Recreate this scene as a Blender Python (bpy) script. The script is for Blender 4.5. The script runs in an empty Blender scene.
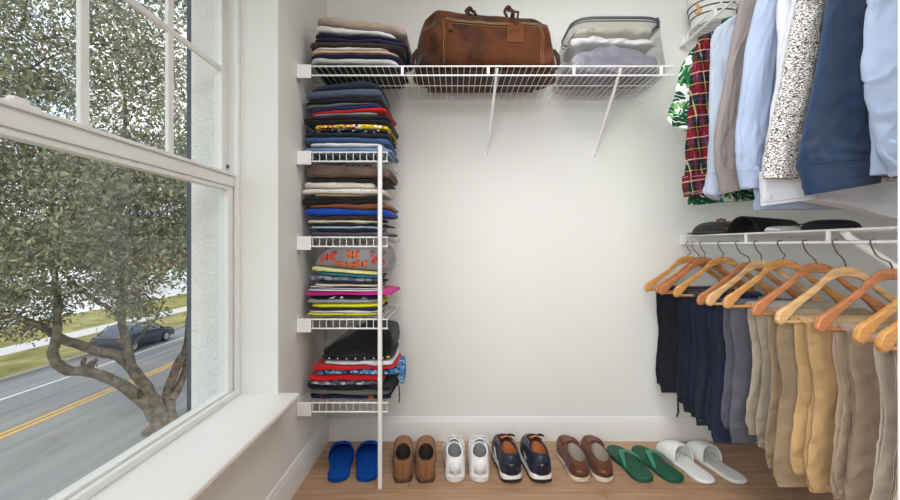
import bpy, bmesh, math, random
import numpy as np
from mathutils import Vector, noise as mnoise
R = random.Random(7)
PI = math.pi
C = bpy.context.scene.collection
# ------------------------------------------------------------------ measures (metres)
EYE, F, CX, CY = 1.031, 404.0, 455.0, 245.5
YB, XL, XR, ZC = 2.14, -0.678, 1.579, 2.60
YF = 1.734                       # front edge of the shelves on the back wall
def P(x, y, Y):                  # photo measurement at a known depth -> point in the room
    return Vector(((x-CX)*Y/F, Y, EYE-(y-CY)*Y/F))
def lin(c):
    return tuple(((v/255)/12.92 if v/255 <= .04045 else ((v/255+.055)/1.055)**2.4) for v in c)
def n1(x, s=0.0):
    return mnoise.noise(Vector((x, s*7.31+.37, s*1.93)))
def n3(x, y, z):
    return mnoise.noise(Vector((x, y, z)))
def sp(v, p):
    return math.copysign(abs(v)**p, v)
# ------------------------------------------------------------------ materials
class NT:
    def __init__(s, name):
        s.m = bpy.data.materials.new(name); s.m.use_nodes = True
        s.t = s.m.node_tree; s.n = s.t.nodes; s.b = s.n['Principled BSDF']
        s.tc = s.n.new('ShaderNodeTexCoord')
    def link(s, a, b): s.t.links.new(a, b)
    def node(s, k, **kw):
        d = s.n.new(k)
        for a, v in kw.items():
            if a in d.inputs.keys() if isinstance(a, str) else False: d.inputs[a].default_value = v
            else: setattr(d, a, v)
        return d
    def noise(s, scale, detail=3, vec=None, rough=.5):
        d = s.n.new('ShaderNodeTexNoise'); d.inputs['Scale'].default_value = scale
        d.inputs['Detail'].default_value = detail; d.inputs['Roughness'].default_value = rough
        s.link(vec or s.tc.outputs['Object'], d.inputs['Vector']); return d.outputs['Fac']
    def mapping(s, scale=(1,1,1), rot=(0,0,0), loc=(0,0,0)):
        d = s.n.new('ShaderNodeMapping'); d.inputs['Scale'].default_value = scale
        d.inputs['Rotation'].default_value = rot; d.inputs['Location'].default_value = loc
        s.link(s.tc.outputs['Object'], d.inputs['Vector']); return d.outputs['Vector']
    def ramp(s, fac, stops, mode='LINEAR'):
        d = s.n.new('ShaderNodeValToRGB'); d.color_ramp.interpolation = mode
        e = d.color_ramp.elements
        while len(e) < len(stops): e.new(.5)
        for i, (p, c) in enumerate(stops): e[i].position = p; e[i].color = (*lin(c), 1)
        s.link(fac, d.inputs['Fac']); return d.outputs['Color']
    def math(s, op, a, b=None, c=None):
        d = s.n.new('ShaderNodeMath'); d.operation = op
        for i, v in enumerate((a, b, c)):
            if v is None: continue
            if isinstance(v, (int, float)): d.inputs[i].default_value = v
            else: s.link(v, d.inputs[i])
        return d.outputs[0]
    def mix(s, fac, a, b, blend='MIX'):
        d = s.n.new('ShaderNodeMix'); d.data_type = 'RGBA'; d.blend_type = blend
        for k, v in ((0, fac), (6, a), (7, b)):
            if isinstance(v, (int, float)): d.inputs[k].default_value = v
            elif isinstance(v, tuple): d.inputs[k].default_value = (*lin(v), 1)
            else: s.link(v, d.inputs[k])
        return d.outputs[2]
    def color(s, c):
        if isinstance(c, tuple): s.b.inputs['Base Color'].default_value = (*lin(c), 1)
        else: s.link(c, s.b.inputs['Base Color'])
        return s
    def set(s, rough=.5, metal=0.0, spec=.5):
        s.b.inputs['Roughness'].default_value = rough; s.b.inputs['Metallic'].default_value = metal
        s.b.inputs['Specular IOR Level'].default_value = spec; return s
    def bump(s, h, strength=.3, dist=.002):
        d = s.n.new('ShaderNodeBump'); d.inputs['Strength'].default_value = strength
        d.inputs['Distance'].default_value = dist; s.link(h, d.inputs['Height'])
        s.link(d.outputs['Normal'], s.b.inputs['Normal']); return s
    def axis(s, i, vec=None):
        d = s.n.new('ShaderNodeSeparateXYZ'); s.link(vec or s.tc.outputs['Object'], d.inputs[0]); return d.outputs[i]
def shade(c, k): return tuple(max(0, min(255, v*k)) for v in c)
_cache = {}
def paint(name, c, rough=.5, metal=0.0, spec=.5, var=.0, bump=0.0, bscale=60):
    if name in _cache: return _cache[name]
    t = NT(name).set(rough, metal, spec)
    if var: t.color(t.mix(t.noise(6, 4), shade(c, 1-var), shade(c, 1+var)))
    else: t.color(c)
    if bump: t.bump(t.noise(bscale, 4), bump, .003)
    _cache[name] = t.m; return t.m
def cloth(name, c, var=.14, weave=900, bump=.45, crease=22):
    if name in _cache: return _cache[name]
    t = NT(name).set(.92, 0, .15)
    f = t.noise(9, 4); w = t.noise(weave, 2)
    base = t.mix(f, shade(c, 1-var), shade(c, 1+var))
    t.color(t.mix(t.math('MULTIPLY', w, .35), base, shade(c, .72)))
    t.bump(t.math('ADD', t.noise(crease, 5), t.math('MULTIPLY', w, .12)), bump, .012)
    t.b.inputs['Sheen Weight'].default_value = .15
    _cache[name] = t.m; return t.m
def stripes(name, c1, c2, scale, axis=2, duty=.5):
    t = NT(name).set(.9, 0, .15)
    v = t.math('FRACT', t.math('MULTIPLY', t.axis(axis), scale))
    t.color(t.mix(t.math('GREATER_THAN', v, duty), c1, c2)); t.bump(t.noise(22, 5), .45, .01); return t.m
def spots(name, base, stops, scale, thresh=.5, detail=2):
    t = NT(name).set(.9, 0, .15)
    v = t.n.new('ShaderNodeTexVoronoi'); v.inputs['Scale'].default_value = scale
    t.link(t.tc.outputs['Object'], v.inputs['Vector'])
    sepc = t.n.new('ShaderNodeSeparateColor'); t.link(v.outputs['Color'], sepc.inputs[0])
    col = t.ramp(sepc.outputs[0], stops, 'CONSTANT')
    m = t.math('GREATER_THAN', t.noise(scale*.8, detail), thresh)
    t.color(t.mix(m, base, col)); t.bump(t.noise(22, 5), .4, .01); return t.m
# ------------------------------------------------------------------ objects
def root_loc(p):
    v = Vector((0,0,0))
    while p is not None: v += p.location; p = p.parent
    return v
def tag(o, label=None, cat=None, group=None, kind=None):
    if label: o['label'] = label
    if cat: o['category'] = cat
    if group: o['group'] = group
    if kind: o['kind'] = kind
    return o
def thing(name, label, cat, loc=(0,0,0), group=None, rz=0):
    o = bpy.data.objects.new(name, None); o.empty_display_size = .05; C.objects.link(o)
    o.location = loc; o.rotation_euler.z = rz
    return tag(o, label, cat, group)
class MB:
    def __init__(s): s.v = []; s.f = []; s.sm = True
    def add(s, v, f):
        k = len(s.v); s.v += [tuple(p) for p in v]; s.f += [tuple(i+k for i in q) for q in f]; return s
    def box(s, a, b):
        x0,y0,z0 = a; x1,y1,z1 = b
        return s.add([(x0,y0,z0),(x1,y0,z0),(x1,y1,z0),(x0,y1,z0),(x0,y0,z1),(x1,y0,z1),(x1,y1,z1),(x0,y1,z1)],
                     [(0,3,2,1),(4,5,6,7),(0,1,5,4),(1,2,6,5),(2,3,7,6),(3,0,4,7)])
    def tube(s, pts, r, seg=8, cap=True):
        pts = [Vector(p) for p in pts]; n = len(pts)
        rs = r if isinstance(r, (list, tuple)) else [r]*n
        t0 = (pts[1]-pts[0]).normalized()
        up = Vector((0,0,1)) if abs(t0.z) < .9 else Vector((1,0,0))
        a = t0.cross(up).normalized(); v = []
        for i, p in enumerate(pts):
            t = (pts[min(i+1,n-1)]-pts[max(i-1,0)])
            t = t.normalized() if t.length > 1e-9 else t0
            a = (a - t*a.dot(t))
            a = a.normalized() if a.length > 1e-6 else t.orthogonal().normalized()
            b = t.cross(a)
            for k in range(seg):
                q = 2*PI*k/seg; v.append(p + (a*math.cos(q)+b*math.sin(q))*rs[i])
        f = [(i*seg+k, i*seg+(k+1)%seg, (i+1)*seg+(k+1)%seg, (i+1)*seg+k) for i in range(n-1) for k in range(seg)]
        if cap: f += [tuple(range(seg-1,-1,-1)), tuple((n-1)*seg+k for k in range(seg))]
        return s.add(v, f)
    def rings(s, rings, cap0=True, cap1=True, closed=True):
        K = len(rings[0]); v = [p for r in rings for p in r]; f = []
        for i in range(len(rings)-1):
            for k in range(K if closed else K-1):
                f.append((i*K+k, i*K+(k+1)%K, (i+1)*K+(k+1)%K, (i+1)*K+k))
        if cap0: f.append(tuple(range(K-1,-1,-1)))
        if cap1: f.append(tuple((len(rings)-1)*K+k for k in range(K)))
        return s.add(v, f)
    def lathe(s, prof, c=(0,0,0), seg=32, sx=1, sy=1):
        rings = [[(c[0]+r*math.cos(2*PI*k/seg)*sx, c[1]+r*math.sin(2*PI*k/seg)*sy, c[2]+z) for k in range(seg)] for r, z in prof]
        return s.rings(rings)
    def ball(s, c, r, seg=14, sc=(1,1,1)):
        rings = []
        for i in range(1, seg):
            q = -PI/2+PI*i/seg
            rings.append([(c[0]+r*sc[0]*math.cos(q)*math.cos(2*PI*k/seg), c[1]+r*sc[1]*math.cos(q)*math.sin(2*PI*k/seg), c[2]+r*sc[2]*math.sin(q)) for k in range(seg)])
        return s.rings(rings)
    def prism(s, poly, fn, t0, t1):       # poly of 2D points, fn(p,q,t)->xyz
        a = [fn(p[0], p[1], t0) for p in poly]; b = [fn(p[0], p[1], t1) for p in poly]
        return s.rings([a, b])
    def build(s, name, mat, parent=None, smooth=True, local=False, solid=0, subsurf=0, bevel=0, kind=None, label=None, fix=True):
        me = bpy.data.meshes.new(name); o = bpy.data.objects.new(name, me)
        off = Vector((0,0,0)) if (local or parent is None) else root_loc(parent)
        me.from_pydata([tuple(Vector(p)-off) for p in s.v], [], s.f); me.update()
        if fix:
            bm = bmesh.new(); bm.from_mesh(me); bmesh.ops.recalc_face_normals(bm, faces=bm.faces); bm.to_mesh(me); bm.free()
        if smooth: me.polygons.foreach_set('use_smooth', [True]*len(me.polygons)); me.set_sharp_from_angle(angle=math.radians(40))
        me.materials.append(mat); C.objects.link(o)
        if parent: o.parent = parent
        if bevel:
            d = o.modifiers.new('edge', 'BEVEL'); d.width = bevel; d.segments = 2; d.limit_method = 'ANGLE'
        if solid:
            d = o.modifiers.new('thick', 'SOLIDIFY'); d.thickness = solid; d.offset = 0
        if subsurf:
            d = o.modifiers.new('sub', 'SUBSURF'); d.levels = subsurf; d.render_levels = subsurf
        if kind: o['kind'] = kind
        if label: o['label'] = label
        return o
def bez(pts, n):                          # Catmull-Rom resample of tuples
    pts = [np.array(p, float) for p in pts]
    out = []; m = len(pts)-1
    for i in range(n):
        t = i/(n-1)*m; k = min(int(t), m-1); f = t-k
        p1, p2 = pts[k], pts[k+1]; p0 = pts[k-1] if k > 0 else 2*p1-p2; p3 = pts[k+2] if k+2 <= m else 2*p2-p1
        out.append(.5*((2*p1)+(-p0+p2)*f+(2*p0-5*p1+4*p2-p3)*f*f+(-p0+3*p1-3*p2+p3)*f**3))
    return out
def drape(rows, seed=0, amp=.006, nf=2.0, n=26, K=40, cap=True, ex=.75, drift=1.2, top_open=False):
    """flattened hanging tube; rows = (xL, zL, xR, zR, y, thickness)"""
    rr = bez(rows, n); rings = []
    for i, r in enumerate(rr):
        v = i/(n-1); ring = []
        for k in range(K):
            a = 2*PI*k/K; c = sp(math.cos(a), .85); s_ = sp(math.sin(a), ex); u = (c+1)/2
            x = r[0]+(r[2]-r[0])*u; z = r[1]+(r[3]-r[1])*u
            fo = amp*(math.sin(2*PI*nf*u+seed*1.7+v*drift)*min(1, .35+v) + .9*n3(u*3.1, v*4.3+seed, seed*2.1))
            rd = n3(u*3.2+v*2.4+seed, v*6.5-u*2, seed*1.3); fo += amp*.85*(1-min(1, abs(rd)*3.2))*(.3+.7*v)
            rd = n3(u*2.2-v*3.1+seed*2, v*9+u*2, seed*.7); fo -= amp*.6*(1-min(1, abs(rd)*3.5))
            fo *= min(1, .2+2.6*v)
            x += .35*amp*n3(u*2, v*5, seed+9.1)*2
            ring.append((x, r[4]+r[5]*.5*s_+fo, z))
        rings.append(ring)
    return MB().rings(rings, cap and not top_open, cap)
# ------------------------------------------------------------------ setting materials
def wall_mat(name, c):
    t = NT(name).set(.75, 0, .25); t.color(t.mix(t.noise(1.3, 3), shade(c, .985), shade(c, 1.015)))
    t.bump(t.noise(240, 3), .12, .0015); return t.m
M_wall = wall_mat('wall_paint', (228,229,225))
M_trim = paint('trim_paint', (230,229,226), .38)
M_frame = paint('window_vinyl', (228,228,225), .35)
M_wire = paint('white_coated_wire', (238,238,238), .3)
t = NT('stucco').set(.95,0,.1); t.color(t.mix(t.noise(30,4),(228,226,222),(244,242,238))); t.bump(t.noise(95,5),1.0,.012); M_stucco = t.m
def wood_floor():
    t = NT('oak_planks').set(.42, 0, .4)
    br = t.n.new('ShaderNodeTexBrick'); br.offset = .37
    br.inputs['Scale'].default_value = 1.0; br.inputs['Brick Width'].default_value = 1.3; br.inputs['Row Height'].default_value = .16
    br.inputs['Mortar Size'].default_value = .0012; br.inputs['Color1'].default_value = (0,0,0,1); br.inputs['Color2'].default_value = (1,1,1,1); br.inputs['Mortar'].default_value = (.5,.5,.5,1)
    t.link(t.mapping(loc=(.2,.045,0)), br.inputs['Vector'])
    sepc = t.n.new('ShaderNodeSeparateColor'); t.link(br.outputs['Color'], sepc.inputs[0])
    g = t.noise(1, 6, t.mapping(scale=(3.0,34,1)), .62)
    g2 = t.noise(1, 3, t.mapping(scale=(1.6,9,1)))
    col = t.ramp(g, [(.28,(132,101,76)),(.5,(172,137,108)),(.72,(196,165,135))])
    col = t.mix(t.math('MULTIPLY', g2, .45), col, (150,108,76))
    col = t.mix(t.math('MULTIPLY', sepc.outputs[0], .30), col, (206,172,138))
    vo = t.n.new('ShaderNodeTexVoronoi'); vo.inputs['Scale'].default_value = 2.3; t.link(t.mapping(scale=(1,1.8,1)), vo.inputs['Vector'])
    kn = t.ramp(vo.outputs['Distance'], [(.0,(255,255,255)),(.055,(0,0,0))])
    col = t.mix(t.math('MULTIPLY', kn, .55), col, (96,66,44))
    col = t.mix(t.math('MULTIPLY', br.outputs['Fac'], .7), col, (84,58,40))
    t.color(col); t.bump(g, .12, .002); return t.m
M_floor = wood_floor()
def struct(name, mb, mat, smooth=False, **k):
    return mb.build(name, mat, smooth=smooth, kind='structure', **k)
# ------------------------------------------------------------------ room shell
struct('floor', MB().box((XL-.1,-1.7,-.05),(XR+.1,YB+.1,0)), M_floor)
struct('ceiling', MB().box((-1.01,-1.7,ZC),(XR+.1,YB+.1,ZC+.05)), paint('ceiling_paint',(238,237,234),.85))
struct('wall_back', MB().box((-1.01,YB,0),(XR+.1,YB+.1,ZC)), M_wall)
struct('wall_right', MB().box((XR,-1.7,0),(XR+.1,YB,ZC)), M_wall)
struct('wall_front', MB().box((-1.01,-1.7,0),(XR,-1.6,ZC)), M_wall)
W0, W1, S0, S1 = .09, 1.5475, .462, 2.12         # window opening
wl = MB()
wl.box((-.82,W1,0),(XL,YB,ZC)); wl.box((-.82,W0,0),(XL,W1,S0-.03)); wl.box((-.82,W0,S1),(XL,W1,ZC)); wl.box((-.82,-1.6,0),(XL,W0,ZC))
struct('wall_left', wl, M_wall)
we = MB()
we.box((-1.01,W1,-5),(-.82,YB,ZC)); we.box((-.905,W0,-5),(-.82,W1,S0-.03)); we.box((-1.01,W0,-5),(-.905,W1,S0-.10)); we.box((-1.01,W0,S1),(-.82,W1,ZC)); we.box((-1.01,-1.6,-5),(-.82,W0,ZC))
struct('wall_exterior', we, M_stucco)
struct('trim_1', MB().box((-1.03,W1+.004,-1),(-1.0101,W1+.05,ZC)), paint('dark_slate_trim',(48,58,74),.6))
# sill board with rounded nose
sl = MB()
prof = [(-.82,S0-.03),(-.82,S0),(-.607,S0),(-.601,S0-.004),(-.599,S0-.012),(-.601,S0-.02),(-.607,S0-.028),(-.612,S0-.03)]
sl.prism(prof, lambda x,z,t:(x,t,z), W0-.013, W1+.013)
# notch keeps the board clear of the wall beyond the opening: the horn is only the nose
sl2 = MB().box((-.82,W0+.0005,S0-.0299),(XL,W1-.0005,S0))
prof2 = [(XL+.0005,S0-.03),(XL+.0005,S0)]+prof[2:]
sl2.prism(prof2, lambda x,z,t:(x,t,z), W0-.013, W1+.013)
struct('trim_2', sl2, M_trim, smooth=True)
def baseboard(name, a, b, nx, ny):
    """a->b along the wall, (nx,ny) = into the room"""
    prof = [(0,0),(.014,0),(.014,.098),(.012,.104),(.009,.112),(.007,.122),(0,.125)]
    m = MB(); m.rings([[(p[0]+nx*d, p[1]+ny*d, z) for d, z in prof] for p in (a, b)])
    struct(name, m, M_trim, smooth=True)
baseboard('baseboard_back', (XL,YB), (XR,YB), 0, -1)
baseboard('baseboard_left', (XL,-1.6), (XL,YB-.0145), 1, 0)
baseboard('baseboard_right', (XR,.62), (XR,YB-.0145), -1, 0)
# door jamb of the closet opening, on the right
struct('trim_3', MB().box((.672,.485,0),(.74,.615,ZC)), M_trim, bevel=.003)
# ------------------------------------------------------------------ window_1
def glass_mat():
    m = bpy.data.materials.new('window_glass'); m.use_nodes = True; n = m.node_tree.nodes; n.clear()
    o = n.new('ShaderNodeOutputMaterial'); tr = n.new('ShaderNodeBsdfTransparent'); gl = n.new('ShaderNodeBsdfGlossy'); mx = n.new('ShaderNodeMixShader'); fr = n.new('ShaderNodeFresnel')
    tr.inputs[0].default_value = (.97,.98,.98,1); gl.inputs['Roughness'].default_value = .02; fr.inputs[0].default_value = 1.35
    ml = n.new('ShaderNodeMath'); ml.operation = 'MULTIPLY'; ml.inputs[1].default_value = .09
    l = m.node_tree.links.new
    l(fr.outputs[0], ml.inputs[0]); l(ml.outputs[0], mx.inputs[0]); l(tr.outputs[0], mx.inputs[1]); l(gl.outputs[0], mx.inputs[2]); l(mx.outputs[0], o.inputs[0]); return m
M_glass = glass_mat()
win = bpy.data.objects.new('window_1', None); C.objects.link(win); win.location = (-.86,(W0+W1)/2,S0); win['kind'] = 'structure'
fr = MB()
e = .0006
for (xa, xb, w) in ((-.90,-.868,.012),(-.835,-.8201,.022),(-.868,-.835,.006)):
    fr.box((xa,W1-w,S0+e),(xb,W1-e,S1-e)); fr.box((xa,W0+e,S0+e),(xb,W0+w,S1-e))
    fr.box((xa,W0+w,S1-w),(xb,W1-w,S1-e)); fr.box((xa,W0+w,S0+e),(xb,W1-w,S0+(w if xb > -.83 else .006)))
fr.build('window_frame', M_frame, win, smooth=False, bevel=.002)
ls = MB()   # lower sash
a0, a1 = W0+.023, W1-.0235
ls.box((-.866,a1-.032,S0+.007),(-.837,a1,1.24)); ls.box((-.866,a0,S0+.007),(-.837,a0+.032,1.24))
ls.box((-.866,a0+.032,S0+.007),(-.837,a1-.032,S0+.030))
ls.box((-.866,a0,1.2365),(-.837,a1,1.252)); ls.box((-.866,a0,1.252),(-.832,a1,1.290)); ls.box((-.866,a0,1.290),(-.826,a1,1.3005))
lso = ls.build('lower_sash', M_frame, win, smooth=False, bevel=.002)
MB().box((-.853,a0+.032,S0+.030),(-.850,a1-.032,1.2365)).build('pane', M_glass, lso, smooth=False)
us = MB()   # upper sash
b0, b1 = W0+.0125, W1-.0125
us.box((-.899,b1-.026,1.262),(-.870,b1,S1-.013)); us.box((-.899,b0,1.262),(-.870,b0+.026,S1-.013))
us.box((-.899,b0+.026,S1-.045),(-.870,b1-.026,S1-.013)); us.box((-.899,b0+.026,1.262),(-.870,b1-.026,1.302))
uso = us.build('upper_sash', M_frame, win, smooth=False, bevel=.002)
MB().box((-.887,b0+.026,1.302),(-.884,b1-.026,S1-.045)).build('pane', M_glass, uso, smooth=False)
mu = MB()
for yy in (1.2415,.953,.664,.375): mu.box((-.8835,yy-.012,1.302),(-.872,yy+.012,S1-.045))
mu.box((-.883,b0+.026,1.682),(-.8725,b1-.026,1.702))
mu.build('muntin_grid', M_frame, uso, smooth=False, bevel=.002)
lk = MB().box((-.862,.755,1.3006),(-.833,.815,1.308)).box((-.858,.77,1.308),(-.840,.80,1.318))
lk.build('sash_lock', M_frame, win, smooth=False, bevel=.002)
MB().box((-.8695,1.5352,.56),(-.8605,1.5388,.575)).box((-.8695,1.5352,1.325),(-.8605,1.5388,1.338)).build('latch_slot', paint('dark_slot',(90,90,92),.6), win, smooth=False)
# ------------------------------------------------------------------ wire shelves
def shelf(axis, a0, a1, depth, z, label, style, pitch, ties=(), group=None, braces=(), bracket=True, clips=()):
    def m(a, b, zz): return (a, YB-b, zz) if axis == 'x' else (XR-b, a, zz)
    top = thing('wire_shelf', label, 'shelf', m((a0+a1)/2, depth/2, z), group)
    d = MB(); n = int(round((a1-a0)/pitch)); r = .0016
    for i in range(n+1):
        a = a0+.004+(a1-a0-.008)*i/n
        pts = [m(a,.006,z), m(a,depth,z)]
        if style == 'small': pts.append(m(a,depth,z-.038))
        d.tube([pts[0],pts[1]], r, 6)
        if style == 'small': d.tube([pts[1],pts[2]], r, 6)
    d.build('deck_wires', M_wire, top)
    rl = MB(); rl.tube([m(a0,depth,z-.001), m(a1,depth,z-.001)], .0034, 8)
    rl.tube([m(a0,depth,z-.040), m(a1,depth,z-.040)], .0036 if axis == 'x' else .0052, 10); rl.build('front_rail', M_wire, top)
    bk = MB().tube([m(a0,.008,z-.003), m(a1,.008,z-.003)], .0028, 8)
    bk.tube([m(a0,depth*.5,z-.004), m(a1,depth*.5,z-.004)], .0028, 8); bk.build('support_rod', M_wire, top)
    for q in ties:
        p0, p1 = m(q-.006,depth-.0035,z-.041), m(q+.006,depth+.0035,z)
        lo = [min(p0[k],p1[k]) for k in range(3)]; hi = [max(p0[k],p1[k]) for k in range(3)]
        MB().box(lo, hi).build('lip_tie', M_wire, top, smooth=False, bevel=.001)
    if bracket:
        w = .058
        aa = a0 if axis == 'x' else a1
        s = 1 if axis == 'x' else -1
        p0, p1 = m(aa-.004*s, depth-.013, z-.055), m(aa+(w if axis=='x' else .03)*s, depth+.011, z+.003)
        lo = [min(p0[k],p1[k]) for k in range(3)]; hi = [max(p0[k],p1[k]) for k in range(3)]
        lo[2] += 0
        b = MB()
        if axis == 'x': b.box((lo[0],lo[1],lo[2]),(hi[0],lo[1]+.004,hi[2])); b.box((lo[0],lo[1]+.004,lo[2]),(lo[0]+.004,hi[1]+.02,hi[2]+.012))
        else: b.box((lo[0],hi[1]-.034,lo[2]+.008),(hi[0],hi[1]-.002,hi[2]))
        b.build('end_bracket', M_wire, top, smooth=False, bevel=.0015)
    for q in clips:
        c = MB(); p0, p1 = m(q-.008,.0005,z-.014), m(q+.008,.012,z+.004)
        c.box([min(p0[k],p1[k]) for k in range(3)], [max(p0[k],p1[k]) for k in range(3)]).build('wall_clip', M_wire, top, smooth=False, bevel=.001)
    for (q, q2, zz) in braces:
        b = MB().tube([m(q,depth-.004,z-.008), m(q*.97+q2*.03,depth-.016,z-.024), m(q2,.010,zz+.012), m(q2,.004,zz-.004)], .0068 if axis=='x' else .011, 8)
        p0, p1 = m(q2-.012,.0003,zz-.022), m(q2+.012,.004,zz+.02)
        b.box([min(p0[k],p1[k]) for k in range(3)], [max(p0[k],p1[k]) for k in range(3)])
        bo = b.build('brace', M_wire, top)
        p = m(q2,.0042,zz-.013)
        MB().ball(p, .004, 8).build('screw', paint('zinc_screw',(150,150,150),.4,.8), bo)
    return top
Zt, Zs = 1.801, (1.432,1.067,.715,.357)
shelf('x', XL+.006, .942, YB-YF, Zt, 'long white wire shelf high on the back wall holding the leather bag', 'big', .0275,
      ties=(-.226,.142,.51,.885), braces=((.181,.170,1.52),(.712,.742,1.52)), clips=(-.3,.13,.56,.98))
for z, lb in zip(Zs, ('short white wire shelf under the dark clothes and jeans, topmost of the four short ones',
                      'short white wire shelf under the stack with the blue and rust clothes',
                      'short white wire shelf under the stack of bright yellow and pink shirts',
                      'lowest short white wire shelf, above the blue slippers')):
    shelf('x', XL+.006, -.288, YB-YF, z, lb, 'small', .0302, clips=(-.31,))
Zr, Zu = 1.081, 2.12
shelf('y', .63, 2.128, .387, Zr, 'white wire shelf with rail on the right wall, above the wooden hangers', 'big', .0275, ties=(2.108,1.655,1.290,.9), braces=((1.24,1.22,.80),), clips=(1.9,1.4,.9))
shelf('y', .63, 2.128, .387, Zu, 'upper white wire shelf on the right wall holding the striped sailor hat', 'big', .0275, ties=(2.07,1.85,1.4,.95), braces=((.78,.77,1.84),), clips=(1.9,1.4,.9))
pole = MB().tube([(-.319,1.7185,0.0),(-.319,1.7185,1.452)], .0098, 16)
po = thing('support_pole', 'slim white upright pole at the front corner of the short wire shelves', 'pole', (-.319,1.7185,0))
pole.build('pole', M_wire, po)
# ------------------------------------------------------------------ folded clothes
SC = F/1.752                              # pixels per metre at the front of the stacks
def fx(x): return (x-CX)/SC
def fz(y): return EYE-(y-CY)/SC
def garment(name, label, group, x0, x1, zb, zt, yf, yb, mat, seed, parent=None, lobes=1, NU=30, K=26, raw=False, crumple=0.0):
    w = x1-x0; rings = []
    def station(u):
        x = x0+w*u; d = min(u, 1-u)*w; q = min(d/.018, 1); q2 = min(d/.060, 1)
        f = max(math.sqrt(max(0, 1-(1-q)**2)), .14)
        f2 = math.sqrt(max(0, 1-(1-q2)**2))
        b, t_ = zb(x), zt(x); h = max((t_-b)/2, .0012)
        c = b+h*(1-.0*(1-f)); h *= f**.8; c -= (1-f)*h*.5
        front = yf+.009*n1(x*9, seed)+.005*n1(x*29, seed+3)+.030*(1-f2)
        back = yb-.03*(1-f2)
        return x, c, h, front, back
    def pt(st, a, out=0):
        x, c, h, front, back = st
        cy, cz = math.cos(a), math.sin(a)
        hy = (back-front)/2
        y = (front+back)/2+hy*sp(cy, .24); z = c+h*sp(cz, .62)
        xs = (.012*n3(y*14, seed*1.7, (1 if x > (x0+x1)/2 else 5))+.004*n3(y*40, seed*3.1, 2))*max(0, abs(2*(x-x0)/w-1)-.55)/.45
        if crumple:
            rd = n3(x*11+seed, z*16, y*7); rd2 = n3(x*23, z*30+seed, y*13)
            y += crumple*((1-min(1, abs(rd)*3))-.3+.5*rd2)*(-1 if cy < 0 else 0); z += crumple*.5*rd2*cz
        if xs:
            b0_, t0_ = zb(x), zt(x); x += xs; b1_, t1_ = zb(x), zt(x); g0 = max(t0_-b0_, .0024); g1 = max(t1_-b1_, .0024)
            z = b1_+(z-b0_)*g1/g0
        if lobes > 1 and cy < 0:
            s_ = sp(cz, .62); y += .010*abs(math.cos(s_*PI*lobes/2))**5
        y += .0035*n3(x*22, z*60, seed)*(1 if cy < 0 else 0)
        return (x, y-out, z)
    for i in range(NU+1):
        u = .5-.5*math.cos(PI*i/NU); u = .55*u+.45*i/NU
        st = station(u); rings.append([pt(st, 2*PI*k/K) for k in range(K)])
    if raw: return station, pt
    o = MB().rings(rings).build(name, mat, parent)
    if parent is None: tag(o, label, 'folded clothes', group)
    return o
FOLDED = {}
def stack(key, group, ydeck, zdeck, layers, seed, depth=.27, yoff=0.0, amp=.006):
    """layers from the top: (name, x0, x1, ytopL, ytopR, material, label[, lobes])"""
    n = len(layers)
    prof0 = layers[0][3] if isinstance(layers[0][3], list) else None
    tops = [((fz(l[3][0][1]), fz(l[3][-1][1])) if isinstance(l[3], list) else (fz(l[3]), fz(l[4]))) for l in layers]
    mid = [(a+b)/2 for a, b in tops]+[zdeck]
    xc = fx(345)
    def iface(i):
        if i >= n: return lambda x: zdeck+.0042
        zl, zr = tops[i]
        th = min(mid[i]-mid[i+1], (mid[i-1]-mid[i]) if i else 9)
        a = min(amp, th*.42)
        def g(x):
            u = (x-fx(308))/(fx(380)-fx(308)); u = max(-.2, min(1.3, u))
            zz_ = zl+(zr-zl)*u
            if i == 0 and prof0: zz_ = float(np.interp(x, [fx(p[0]) for p in prof0], [fz(p[1]) for p in prof0]))
            if i == 0: zz_ += .006
            z = zz_+a*n1(x*11, seed*5+i*1.3)+.5*a*n1(x*27, seed+i*2.7)
            if u > 1: z -= .022*(u-1)
            return z
        return g
    ifs = [iface(i) for i in range(n+1)]
    def bound(i):                          # keep an interface above everything below it
        def g(x):
            z = ifs[n](x)
            for j in range(n-1, i-1, -1): z = max(ifs[j](x), z+.0022)
            return z
        return g
    B = [bound(i) for i in range(n)]+[ifs[n]]
    rr = random.Random(seed)
    for i, l in enumerate(layers):
        yf = 1.748+yoff+rr.uniform(0, .012)
        zb = (lambda x, f=B[i+1]: f(x)+.0004); zt = (lambda x, f=B[i]: f(x)-.0004)
        kw = dict(lobes=l[7] if len(l) > 7 else 1)
        args = (l[0], l[6], group, fx(l[1]), fx(l[2]), zb, zt, yf, min(yf+depth+rr.uniform(-.02,.02), 2.118), l[5], seed*10+i)
        o = garment(*args, **kw)
        FOLDED[(key, i)] = (o, garment(*args, raw=True, **kw), fx(l[1]), fx(l[2]))
def fc(n, c, **k): return cloth('fabric_'+n, c, **k)
G = 'folded clothes on the top shelf'
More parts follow.
